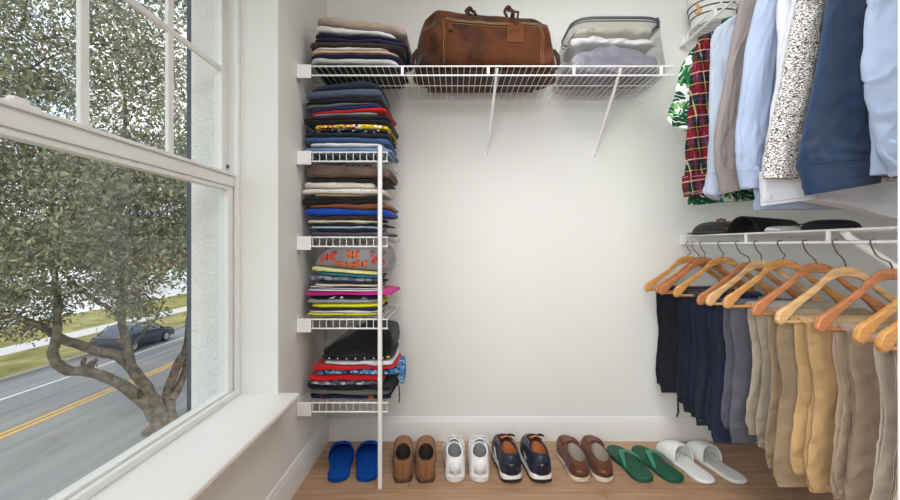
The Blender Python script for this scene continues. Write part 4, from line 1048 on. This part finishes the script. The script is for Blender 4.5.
def sneaker(t, s):
    L, w = .298, .104; O = outline(L, w, inner=.008*s, heel=.86)
    sole(MB(), O, 0, .030, .002, .003, .004).build('sole', M_wr, t, local=True)
    u = MB(); inn = upper(u, O, .028, (0,.080), (.035,.064), lambda q: .098+.005*q*q+.005*q, .084)
    uo = u.build('upper', M_wl, t, local=True)
    lining(MB(), inn, .036, O).build('lining', paint('sneaker_lining',(150,152,156),.9), t, local=True)
    MB().tube([tuple(p) for p in inn]+[tuple(inn[0])], .0045, 8).build('padded_collar', M_wl, uo, local=True)
    hb = MB(); hb.rings([[(.036*k*math.sin(a), .036-(.036*k+.0015)*math.cos(a)*1.0, zz_) for a in [(-.75+1.5*i/10) for i in range(11)]] for zz_, k in ((.078,.93),(.060,1.0),(.040,1.02))], False, False, closed=False)
    hb.build('heel_tab', paint('white_leather_b',(216,216,218),.5), uo, local=True, solid=.002, fix=False)
    MB().box((-.005,-.003,.03),(.005,.001,.055)).build('heel_strip', paint('white_leather_c',(214,214,216),.5), uo, local=True, smooth=False)
    tg_ = MB(); tg_.rings([[(x*k, y, z+.010*(1-(x/.022)**2)) for x in [(-.022+.044*i/8) for i in range(9)]] for y, z, k in ((.128,.122,1),(.145,.116,1.1),(.175,.106,1.1),(.205,.096,1))], False, False, closed=False)
    tg_.build('tongue', M_wl, uo, local=True, solid=.004, fix=False)
    la = MB()
    for i in range(4):
        y = .142+.019*i; z = .115-.0060*i
        la.tube([(-.032,y-.004,z-.012),(-.015,y+.002,z+.006),(.004,y+.005,z+.010),(.018,y+.008,z+.006),(.032,y+.010,z-.012)], .0032, 6)
        la.tube([(.032,y-.004,z-.012),(.015,y+.002,z+.007),(-.004,y+.005,z+.011),(-.018,y+.008,z+.006),(-.032,y+.010,z-.012)], .0032, 6)
    for sg in (-1, 1):
        la.tube([tuple(q) for q in bez([(0,.138,.132),(sg*.018,.130,.144),(sg*.036,.138,.132),(sg*.024,.150,.130),(0,.140,.134)], 14)], .0028, 6)
        la.tube([tuple(q) for q in bez([(0,.138,.132),(sg*.016,.152,.130),(sg*.038,.160,.110),(sg*.050,.150,.088)], 10)], .0026, 6)
    la.build('laces', M_wr, t, local=True)
pair('sneaker','white sneakers', sneaker,
     [('white leather lace-up sneaker beside the tan loafers',(.001,1.765),(-.010,2.058)),
      ('white leather lace-up sneaker beside the navy running shoes',(.109,1.765),(.120,2.058))])
M_nv = paint('navy_leather',(34,42,62),.4,bump=.15,bscale=30); M_orl = paint('orange_lining',(198,120,66),.8)
def runner(t, s):
    L, w = .302, .112; O = outline(L, w, inner=.012*s, heel=.86)
    rise = lambda y: .010*max(0,(y/L-.7)/.3)**2+.006*max(0,(.12-y/L)/.12)**2
    tr_ = MB(); Oz = [(x*(1.05 if i//1%2 else .99), y) for i, (x, y) in enumerate(O)]; sole(tr_, Oz, 0, .011, .004, .004, .001, rise)
    to_ = tr_.build('outsole', paint('black_rubber',(36,36,40),.7), t, local=True)
    sole(MB(), O, .010, .036, .005, .002, .004, rise).build('midsole', M_wr, t, local=True)
    u = MB(); inn = upper(u, O, .034, (0,.082), (.036,.066), lambda q: .108+.010*q*q+.001*q, .092)
    uo = u.build('upper', M_nv, t, local=True)
    lining(MB(), inn, .044, O).build('lining', M_orl, t, local=True)
    MB().tube([tuple(p) for p in inn]+[tuple(inn[0])], .0048, 8).build('padded_collar', paint('navy_mesh',(40,46,62),.8), uo, local=True)
    hb = MB(); hb.rings([[((.042-.004*j)*math.sin(a)*1.0, .040-.0415*math.cos(a), .036+.017*j) for a in [(-1.25+2.5*i/12) for i in range(13)]] for j in range(4)], False, False, closed=False)
    hb.build('heel_counter', paint('navy_gloss',(24,30,44),.25), uo, local=True, solid=.003, fix=False)
    tg_ = MB(); tg_.rings([[(x*k, y, z+.010*(1-(x/.022)**2)) for x in [(-.022+.044*i/8) for i in range(9)]] for y, z, k in ((.130,.134,1),(.150,.128,1.1),(.180,.116,1.1),(.212,.104,1))], False, False, closed=False)
    tg_.build('tongue', M_orl, uo, local=True, solid=.005, fix=False)
    la = MB(); M_lc = paint('navy_laces',(30,36,56),.8)
    for i in range(4):
        y = .148+.019*i; z = .126-.0070*i
        la.tube([(-.034,y-.004,z-.014),(-.015,y+.002,z+.006),(.004,y+.005,z+.010),(.018,y+.008,z+.006),(.034,y+.010,z-.014)], .0036, 6)
    for sg in (-1, 1):
        la.tube([tuple(q) for q in bez([(0,.144,.142),(sg*.02,.134,.152),(sg*.040,.142,.138),(sg*.024,.156,.136),(0,.146,.144)], 14)], .003, 6)
    la.build('laces', M_lc, t, local=True)
    for sg in (-1, 1):
        MB().tube([(sg*.034,.135,.112),(sg*.031,.155,.114),(sg*.033,.185,.102),(sg*.035,.215,.088)], .003, 6).build('eyelet_trim', M_orl, uo, local=True)
    sd = MB()
    for sg in (-1, 1): sd.tube([(sg*.0525,.11,.050),(sg*.051,.15,.066),(sg*.047,.19,.070)], .004, 6)
    sd.build('side_stripe', paint('pale_grey_trim',(176,180,188),.5), uo, local=True)
pair('running_shoe','navy running shoes', runner,
     [('navy leather running shoe with orange lining, beside the white sneakers',(.250,1.760),(.226,2.060)),
      ('navy leather running shoe with orange lining, beside the brown moccasins',(.381,1.760),(.371,2.060))])
M_bl = suede('brown_leather',(112,70,52),(78,46,36)); M_cr = paint('cream_rubber',(206,194,178),.6)
def moccasin(t, s):
    L, w = .302, .104; O = outline(L, w, inner=.006*s, heel=.88)
    sole(MB(), O, 0, .024, .003, .003, .004).build('sole', M_cr, t, local=True)
    u = MB(); inn = upper(u, O, .022, (0,.088), (.036,.074), lambda q: .088+.003*q*q+.007*q, .081)
    uo = u.build('upper', M_bl, t, local=True)
    lining(MB(), inn, .030, O).build('lining', paint('grey_insole',(176,166,152),.9), t, local=True)
    MB().tube([tuple(p) for p in inn]+[tuple(inn[0])], .0030, 6).build('collar_cord', paint('dark_cord',(92,58,42),.6), uo, local=True)
    ap = MB(); ap.tube([tuple(q) for q in bez([(-.036,.150,.094),(-.037,.195,.090),(-.028,.238,.084),(0,.258,.079),(.028,.238,.084),(.037,.195,.090),(.036,.150,.094)], 24)], .0032, 6)
    ap.build('apron_seam', paint('dark_seam',(78,48,36),.7), uo, local=True)
    sd = MB(); sd.rings([[((.043)*math.sin(a), y, .082+dz+.022*math.cos(a)-.010*abs(math.sin(a))**3) for a in [(-1.3+2.6*i/12) for i in range(13)]] for y, dz in ((.160,.002),(.178,-.004))], False, False, closed=False); sd.build('saddle_strap', M_bl, uo, local=True, solid=.003, fix=False)
    hb = MB(); hb.rings([[((.041-.003*j)*math.sin(a), .041-.0425*math.cos(a), .024+.015*j) for a in [(-1.2+2.4*i/12) for i in range(13)]] for j in range(3)], False, False, closed=False)
    hb.build('heel_counter', paint('polished_brown',(98,58,42),.35), uo, local=True, solid=.002, fix=False)
    MB().box((-.054*1,.075,.030),(-.0515,.088,.036)).build('side_label', paint('small_blue_label',(60,90,150),.6), uo, local=True, smooth=False)
pair('moccasin','brown leather moccasins', moccasin,
     [('brown leather moccasin with a cream sole, beside the navy running shoes',(.553,1.766),(.545,2.062)),
      ('brown leather moccasin with a cream sole, beside the green flip-flops',(.654,1.766),(.672,2.062))])
M_gr = paint('green_foam',(14,82,58),.6,bump=.1,bscale=200); M_gs = paint('green_strap',(44,130,96),.4)
def flipflop(t, s):
    L, w = .305, .116; O = outline(L, w, inner=.008*s, heel=.84)
    sole(MB(), O, 0, .019, 0, 0, .003).build('sole', M_gr, t, local=True)
    y0 = .205; st = MB()
    for sg in (-1, 1):
        ring = []; path = [tuple(q) for q in bez([(0,y0+.006,.016),(sg*.002,y0,.036),(sg*.016,y0-.022,.048),(sg*.034,y0-.062,.046),(sg*.046,y0-.098,.030),(sg*.047,y0-.112,.014)], 18)]
        for i, p in enumerate(path):
            wd = .006+.009*math.sin(PI*min(1,i/17*1.05))
            ring.append([(p[0]+wd*math.cos(a)*.35*sg, p[1]+wd*math.cos(a), p[2]+.0028*math.sin(a)+wd*.4*math.cos(a)*.0) for a in [2*PI*k/10 for k in range(10)]])
        st.rings(ring)
    st.build('strap', M_gs, t, local=True)
pair('flip_flop','green flip-flops', flipflop,
     [('dark green flip-flop beside the brown moccasins',(.834,1.764),(.796,2.05)),
      ('dark green flip-flop beside the white slippers',(.970,1.762),(.918,2.045))])
pair('slipper','white slippers', lambda t, s: slipper(t, M_whs, .325, .114, .50, s, .078, .012),
     [('white closed-toe slipper beside the green flip-flops',(1.102,1.752),(1.044,2.066)),
      ('white closed-toe slipper beneath the hanging navy trousers',(1.242,1.752),(1.192,2.066))])
# ------------------------------------------------------------------ outdoors
GZ = EYE-6.0
asph = NT('asphalt').set(.9,0,.2)
aw = asph.noise(1,4,asph.mapping(scale=(1.6,.05,1)))
asph.color(asph.mix(asph.math('MULTIPLY',asph.noise(60,3),.4), asph.ramp(aw,[(.3,(128,127,126)),(.7,(160,158,156))]), (118,117,116))); M_asph = asph.m
struct('road', MB().box((-19.9,-30,GZ-.1),(-8.2,120,GZ)), M_asph)
gm = NT('lawn').set(1,0,.05); gm.color(gm.ramp(gm.noise(.9,5),[(.3,(112,112,66)),(.55,(150,142,92)),(.75,(178,168,116))])); gm.bump(gm.noise(40,3),.6,.05)
M_pave = paint('concrete',(196,194,190),.9,var=.05); M_lot = paint('pale_lot',(216,214,212),.9,var=.04)
struct('kerb', MB().box((-20.15,-30,GZ-.1),(-19.9,120,GZ+.12)), paint('kerb_concrete',(150,146,140),.9))
struct('lawn', MB().box((-24.2,-30,GZ-.1),(-20.15,120,GZ+.10)).box((-33,-30,GZ-.1),(-26.0,120,GZ+.10)), gm.m)
struct('pavement', MB().box((-26.0,-30,GZ-.1),(-24.2,120,GZ+.12)), M_pave)
struct('parking_lot', MB().box((-90,-30,GZ-.1),(-33,120,GZ+.10)), M_lot)
struct('near_lawn', MB().box((-8.2,-30,GZ-.1),(-1.02,120,GZ+.05)), gm.m)
M_yel = paint('road_yellow',(222,176,70),.8,var=.06); M_wline = paint('road_white',(224,222,218),.8)
struct('yellow_road_lines', MB().box((-14.52,-30,GZ),(-14.38,120,GZ+.006)).box((-14.24,-30,GZ),(-14.10,120,GZ+.006)), M_yel)
struct('white_road_line', MB().box((-17.72,-30,GZ),(-17.60,120,GZ+.006)), M_wline)
# parked dark saloon car --------------------------------------------------
car = thing('parked_car','dark blue-grey saloon car parked at the far side of the road','car',(-19.0,24.4,GZ))
M_car = paint('car_paint',(44,52,66),.25,.3); M_cg = paint('car_glass',(70,84,98),.1,.2); M_tyre = paint('tyre',(28,28,30),.8); M_alloy = paint('alloy',(180,182,186),.3,.8)
cl, cw = 4.7, 1.82                       # the nose points towards +Y
def carx(x): return -19.0+x
low = [(-2.35,.42),(-2.33,.80),(-2.2,.95),(-1.6,1.0),(1.0,.98),(1.75,.88),(2.2,.76),(2.36,.58),(2.33,.32),(-2.25,.28)]
def sec(poly, name, mat, parent, hw, taper):
    m = MB(); rings = []
    for x in (-1,-.93,-.5,.5,.93,1):
        k = 1-.06*(abs(x) > .95)
        rings.append([(carx(x*hw*(1-taper*max(0,(z-.5)))), 24.4+y*k*.9-.35, GZ+.28+(z-.28)*(1-.04*(abs(x)>.95))) for y, z in poly])
    return m.rings(rings).build(name, mat, parent)
body = sec(low, 'body', M_car, car, cw/2, .06)
sec([(-1.85,.96),(-1.15,1.40),(-.3,1.46),(.35,1.40),(1.15,.96)], 'cabin', M_cg, car, cw/2*.92, .18)
rf = sec([(-1.12,1.41),(-.3,1.475),(.33,1.415),(.25,1.43),(-.3,1.485),(-1.05,1.43)], 'roof', M_car, car, cw/2*.84, .10)
for sx in (-1, 1):
    pl = MB()
    for y0_, z0_, y1_, z1_ in ((-1.8,.97,-1.12,1.42),(-.25,.97,-.27,1.45),(1.12,.97,.34,1.41)): pl.tube([(carx(sx*.86),24.05+y0_*.9,GZ+z0_),(carx(sx*.73),24.05+y1_*.9,GZ+z1_)], .035, 6)
    pl.build('window_pillar', M_car, car)
    for yy in (-1.42,1.40):
        w_ = MB().lathe([(.02,-.10),(.30,-.10),(.325,-.07),(.325,.07),(.30,.10),(.02,.10)], (0,0,0), 24).build('wheel', M_tyre, car, local=True)
        w_.rotation_euler.y = PI/2; w_.location = Vector((carx(sx*.84),24.05+yy*.9,GZ+.325))-car.location
        h_ = MB().lathe([(.02,-.115),(.07,-.115),(.20,-.105),(.215,-.09),(.215,.09),(.20,.105),(.07,.115),(.02,.115)], (0,0,0), 20).build('hubcap', M_alloy, w_, local=True)
    MB().ball((carx(sx*.70),24.05+2.16*.9,GZ+.66), .12, 10, (1.2,.8,.6)).build('headlight', paint('headlamp',(220,224,228),.15), car)
    MB().ball((carx(sx*.72),24.05-2.27*.9,GZ+.80), .11, 10, (1.3,.6,.7)).build('tail_light', paint('tail_lamp',(140,30,30),.3), car)
    MB().ball((carx(sx*.98),24.05+.85*.9,GZ+1.0), .10, 10, (1,.7,.7)).build('mirror', M_car, car)
# the live oak in front of the window --------------------------------------
M_bark = NT('bark').set(.95,0,.1); M_bark.color(M_bark.ramp(M_bark.noise(5,6,None,.65),[(.3,(70,62,52)),(.5,(112,103,88)),(.72,(146,138,118))])); M_bark.bump(M_bark.noise(14,6,None,.7),1.0,.06); M_bark = M_bark.m
oak = thing('oak_tree','big live oak with forked grey limbs, close outside the window','tree',(-9.5,13.2,GZ))
def limb(name, pts, rad, parent=oak, seg=12):
    q = bez([(*P(x,y,Y), r) for (x,y,Y), r in zip(pts, rad)], max(14, len(pts)*6))
    v = []
    for i, p in enumerate(q):
        v.append((p[0]+.05*n1(i*.35, pts[0][0]), p[1], p[2]+.05*n1(i*.35, pts[0][1]+5)))
    return MB().tube(v, [max(.012, p[3]*.66*(1+.16*n1(i*.6, pts[0][0]))) for i, p in enumerate(q)], seg).build(name, M_bark, parent)
MB().tube([(-9.5,13.2,GZ-.05),(-9.48,13.2,GZ+.15),(-9.46,13.2,GZ+.5)], [.62,.42,.30], 16).build('trunk', M_bark, oak)
limb('limb',[(163,428,13.2),(150,408,13.0),(134,394,12.8),(112,379,12.4),(90,373,12.0),(66,369,11.8),(54,358,11.7),(56,338,11.7),(58,316,11.8),(56,285,12),(50,240,12.2),(52,180,12.4)],[.36,.30,.26,.24,.22,.21,.20,.17,.15,.13,.10,.05])
limb('limb',[(166,428,13.2),(156,405,13.1),(146,388,13.0),(134,370,13.0),(119,357,13.0),(95,350,12.6),(66,340,12.2),(45,328,11.8),(20,318,11.4),(-30,300,10.8),(-80,260,10.4)],[.36,.30,.27,.25,.24,.22,.19,.16,.12,.10,.05])
limb('limb',[(130,364,13.0),(126,340,13.2),(122,318,13.3),(121,285,13.4),(123,240,13.5),(118,190,13.6),(125,120,13.6),(118,40,13.6)],[.22,.20,.17,.14,.12,.10,.08,.04])
limb('limb',[(167,430,13.2),(170,412,13.4),(168,392,13.5),(177,368,13.6),(187,345,13.8),(191,315,14),(200,270,14.2),(206,200,14.4)],[.34,.26,.22,.20,.18,.16,.11,.05])
limb('limb',[(172,400,13.4),(182,378,13.9),(190,352,14.3),(200,325,14.6),(222,290,15)],[.18,.17,.15,.13,.08])
limb('limb',[(122,322,13.3),(110,308,13.2),(98,302,13.0),(84,292,12.8),(60,270,12.6)],[.12,.11,.10,.08,.05])
limb('limb',[(134,345,13.2),(146,330,13.6),(156,318,13.8),(165,300,14.0)],[.07,.06,.05,.03])
rb = random.Random(21)
for i in range(22):
    x0, y0_, Y0 = rb.uniform(-40,210), rb.uniform(30,290), rb.uniform(11,14.5); dx, dy = rb.uniform(-70,70), rb.uniform(-50,30)
    limb('branch',[(x0,y0_,Y0),(x0+dx*.35,y0_+dy*.3+rb.uniform(-8,8),Y0+rb.uniform(-.6,.6)),(x0+dx*.7,y0_+dy*.7,Y0+rb.uniform(-1,1)),(x0+dx,y0_+dy,Y0+rb.uniform(-1.2,1.2))],[.065,.05,.035,.015], seg=6)
def leaf_mesh(centres, per, size, spread, rnd, flat=.55):
    n = len(centres)*per
    rg_ = np.random.default_rng(rnd)
    c = np.repeat(np.array([q[:3] for q in centres]), per, 0); sprd = np.repeat(np.array([q[3] for q in centres]), per)
    d = rg_.normal(size=(n,3)); d[:,2] *= flat; c = c+d*sprd[:,None]*spread
    a = rg_.normal(size=(n,3)); a[:,2] -= .15; a /= np.linalg.norm(a,axis=1)[:,None]
    b = rg_.normal(size=(n,3)); b -= a*(a*b).sum(1)[:,None]; b /= np.linalg.norm(b,axis=1)[:,None]
    s = size*rg_.uniform(.6,1.25,size=n)[:,None]
    v = np.stack([c-a*s, c+b*s*.42, c+a*s, c-b*s*.42],1).reshape(-1,3)
    return v, np.arange(n*4).reshape(-1,4)
def leaf_mat(name, stops):
    t = NT(name).set(.6,0,.3); g = t.n.new('ShaderNodeNewGeometry')
    col = t.ramp(g.outputs['Random Per Island'], stops); big = t.noise(.7,3)
    t.color(t.mix(t.math('MULTIPLY',big,.55), col, stops[-1][1]))
    t.b.inputs['Subsurface Weight'].default_value = 0
    tl = t.n.new('ShaderNodeBsdfTranslucent'); mx = t.n.new('ShaderNodeMixShader'); mx.inputs[0].default_value = .3
    t.link(col, tl.inputs[0]); out = t.n['Material Output']
    t.link(t.b.outputs[0], mx.inputs[1]); t.link(tl.outputs[0], mx.inputs[2]); t.link(mx.outputs[0], out.inputs[0]); return t.m
M_leaf = leaf_mat('oak_leaves', [(0,(58,66,50)),(.3,(102,110,84)),(.6,(140,140,112)),(.85,(174,160,126)),(1,(132,136,114))])
def foliage(name, centres, per, size, spread, rnd, mat, parent):
    v, f = leaf_mesh(centres, per, size, spread, rnd)
    off = root_loc(parent); v = v-np.array(off)
    me = bpy.data.meshes.new(name); me.from_pydata(v.tolist(), [], f.tolist()); me.materials.append(mat)
    o = bpy.data.objects.new(name, me); C.objects.link(o); o.parent = parent; return o
cen = []
rl_ = random.Random(5)
while len(cen) < 1050:
    x, y, Y = rl_.uniform(-240,300), rl_.uniform(-130,312), rl_.uniform(8.5,17)
    if y > 268+24*n3(x*.02, Y*.3, 2) and not (x < 40 and y < 350): continue
    hole = n3(x*.013, y*.017, Y*.16+3)
    if hole > .30: continue
    v = P(x,y,Y)
    if v.x > -2.6: continue
    cen.append((*v, rl_.uniform(.35,.75)))
for _ in range(260):     # the dense lower crown seen through the lower sash
    x, y, Y = rl_.uniform(-60,230), rl_.uniform(150,278), rl_.uniform(10,17)
    if y > 262+20*n3(x*.02, Y*.3, 2): continue
    cen.append((*P(x,y,Y), rl_.uniform(.4,.8)))
for _ in range(40):      # the thin low sprays on the left and under the limbs
    x, y = rl_.uniform(-30,150), rl_.uniform(290,335); cen.append((*P(x,y if x < 60 else y-18,rl_.uniform(11,13)), .3))
sqp = P(93,367,12.05); cen = [c for c in cen if (Vector(c[:3])-sqp).length > 1.7]
foliage('foliage', cen, 150, .072, .95, 3, M_leaf, oak)
# squirrel on the lower limb
sq = thing('squirrel','small brown squirrel sitting on the lower left limb of the oak','squirrel',tuple(P(93,370.5,12.05)))
M_fur = paint('squirrel_fur',(84,70,58),.95,var=.2,bump=.6,bscale=80)
q0 = P(92,367.6,12.05); sb = MB(); rings = []
for (dx, dz, r) in ((-.15,.02,.02),(-.12,.05,.07),(-.05,.09,.095),(.03,.12,.085),(.08,.17,.055),(.11,.20,.06),(.15,.20,.045),(.185,.185,.015)):
    rings.append([(q0.x+dx+.0*k, q0.y+r*math.cos(2*PI*k/12), q0.z+dz+r*math.sin(2*PI*k/12)+.02) for k in range(12)])
sb.rings(rings)
for sg in (-1,1):
    sb.tube([(q0.x+.06,q0.y+sg*.05,q0.z+.12),(q0.x+.09,q0.y+sg*.055,q0.z+.05),(q0.x+.12,q0.y+sg*.05,q0.z+.0)], [.025,.02,.014], 8)
    sb.ball((q0.x-.07,q0.y+sg*.07,q0.z+.06), .06, 8); sb.tube([(q0.x-.06,q0.y+sg*.08,q0.z+.03),(q0.x+.0,q0.y+sg*.085,q0.z+.0)], [.025,.015], 8)
    sb.tube([(q0.x+.10,q0.y+sg*.03,q0.z+.26),(q0.x+.095,q0.y+sg*.035,q0.z+.30)], [.018,.004], 6)
sb.build('body', M_fur, sq)
MB().tube([tuple(p) for p in bez([(q0.x-.14,q0.y,q0.z+.03),(q0.x-.24,q0.y,q0.z+.06),(q0.x-.27,q0.y,q0.z+.16),(q0.x-.22,q0.y,q0.z+.25),(q0.x-.26,q0.y,q0.z+.30)], 14)], [.03+.035*math.sin(PI*i/13) for i in range(14)], 10).build('tail', M_fur, sq)
# trees beyond the parking lot
M_leaf2 = leaf_mat('far_leaves', [(0,(70,82,56)),(.4,(98,108,72)),(.75,(126,130,90)),(1,(110,118,92))])
def far_tree(label, x, Y, top, w, seed):
    b = P(x, CY, Y); t = thing('far_tree', label, 'tree', (b.x,Y,GZ+.1), 'trees beyond the parking lot')
    MB().tube([(b.x,Y,GZ+.05),(b.x+.2,Y,GZ+2),(b.x,Y,GZ+4.5)], [.35,.28,.18], 10).build('trunk', M_bark, t)
    r_ = random.Random(seed); cs = []
    for _ in range(46):
        a, q = r_.uniform(0,2*PI), r_.uniform(0,1)**.5
        cs.append((b.x+w*q*math.cos(a), Y+w*q*math.sin(a), GZ+3+(top-3)*r_.uniform(0,1)*(1-.45*q), r_.uniform(.7,1.2)))
    foliage('foliage', cs, 70, .26, 1.0, seed, M_leaf2, t)
for k, (x, Y, top, w, lb) in enumerate(((-20,44,10,3.6,'green tree beyond the lot at the left edge of the window'),(42,58,11,4.2,'second tree from the left beyond the lot, seen through the oak'),(108,48,9.5,3.6,'middle tree beyond the lot, seen through the oak'),(160,64,11.5,4.2,'tree beyond the lot, behind the far oak limb'),(215,52,11,3.8,'tree beyond the lot by the stucco edge of the window'))):
    far_tree(lb, x, Y, top, w, 40+k)
# ------------------------------------------------------------------ light
w = bpy.data.worlds.new('sky'); bpy.context.scene.world = w; w.use_nodes = True
nt = w.node_tree; bg = nt.nodes['Background']
g = nt.nodes.new('ShaderNodeTexCoord'); no = nt.nodes.new('ShaderNodeTexNoise'); no.inputs['Scale'].default_value = 3.2; no.inputs['Detail'].default_value = 5
cr = nt.nodes.new('ShaderNodeValToRGB'); cr.color_ramp.elements[0].position = .40; cr.color_ramp.elements[0].color = (.66,.78,.95,1); cr.color_ramp.elements[1].position = .60; cr.color_ramp.elements[1].color = (1,.99,.97,1)
nt.links.new(g.outputs['Generated'], no.inputs['Vector']); nt.links.new(no.outputs['Fac'], cr.inputs[0]); nt.links.new(cr.outputs[0], bg.inputs[0]); bg.inputs[1].default_value = 1.6
def area(name, loc, target, sx, sy, power, col=(1,1,1)):
    l = bpy.data.lights.new(name, 'AREA'); l.shape = 'RECTANGLE'; l.size = sx; l.size_y = sy; l.energy = power; l.color = col
    o = bpy.data.objects.new(name, l); C.objects.link(o); o.location = loc
    o.rotation_euler = (Vector(target)-Vector(loc)).to_track_quat('-Z','Y').to_euler(); return o
area('rear_fill', (.30,-.9,2.5), (.75,1.5,.9), 1.4, .9, 25, (.99,.993,1)).data.spread = math.radians(130)  # added fill light high behind the camera, no known fitting; brightens the walls
area('overhead_fill', (.45,1.0,2.57), (.95,1.35,.6), 1.0, .7, 20, (.99,.993,1)).data.spread = math.radians(150)  # invented overhead fill, aimed to lift the clothes on the right side
area('left_fill', (-.36,-.45,1.22), (1.35,1.55,.95), .7, .7, 10.8, (.99,.993,1)).data.spread = math.radians(100)  # unseen low fill added at left to reach the right wall below the shirts
sun = bpy.data.lights.new('sun','SUN'); sun.energy = 2.2; sun.angle = math.radians(12); so_ = bpy.data.objects.new('sun', sun); C.objects.link(so_)
so_.rotation_euler = Vector((-.06,.7,-.62)).to_track_quat('-Z','Y').to_euler(); so_.location = (-6,-12,14)
# ------------------------------------------------------------------ camera
cam = bpy.data.cameras.new('camera'); co_ = bpy.data.objects.new('camera', cam); C.objects.link(co_)
co_.location = (0,0,EYE); co_.rotation_euler = (PI/2,0,0); cam.sensor_width = 36; cam.lens = F/900*36
cam.shift_x = -(CX-450)/900; cam.shift_y = -(250-CY)/900; cam.clip_start = .02; cam.clip_end = 500
sc = bpy.context.scene; sc.camera = co_
sc.view_settings.view_transform = 'Standard'; sc.view_settings.look = 'None'; sc.view_settings.exposure = 0; sc.view_settings.gamma = 1
sc.cycles.max_bounces = 10; sc.cycles.diffuse_bounces = 6; sc.cycles.transparent_max_bounces = 24; sc.cycles.use_denoising = True
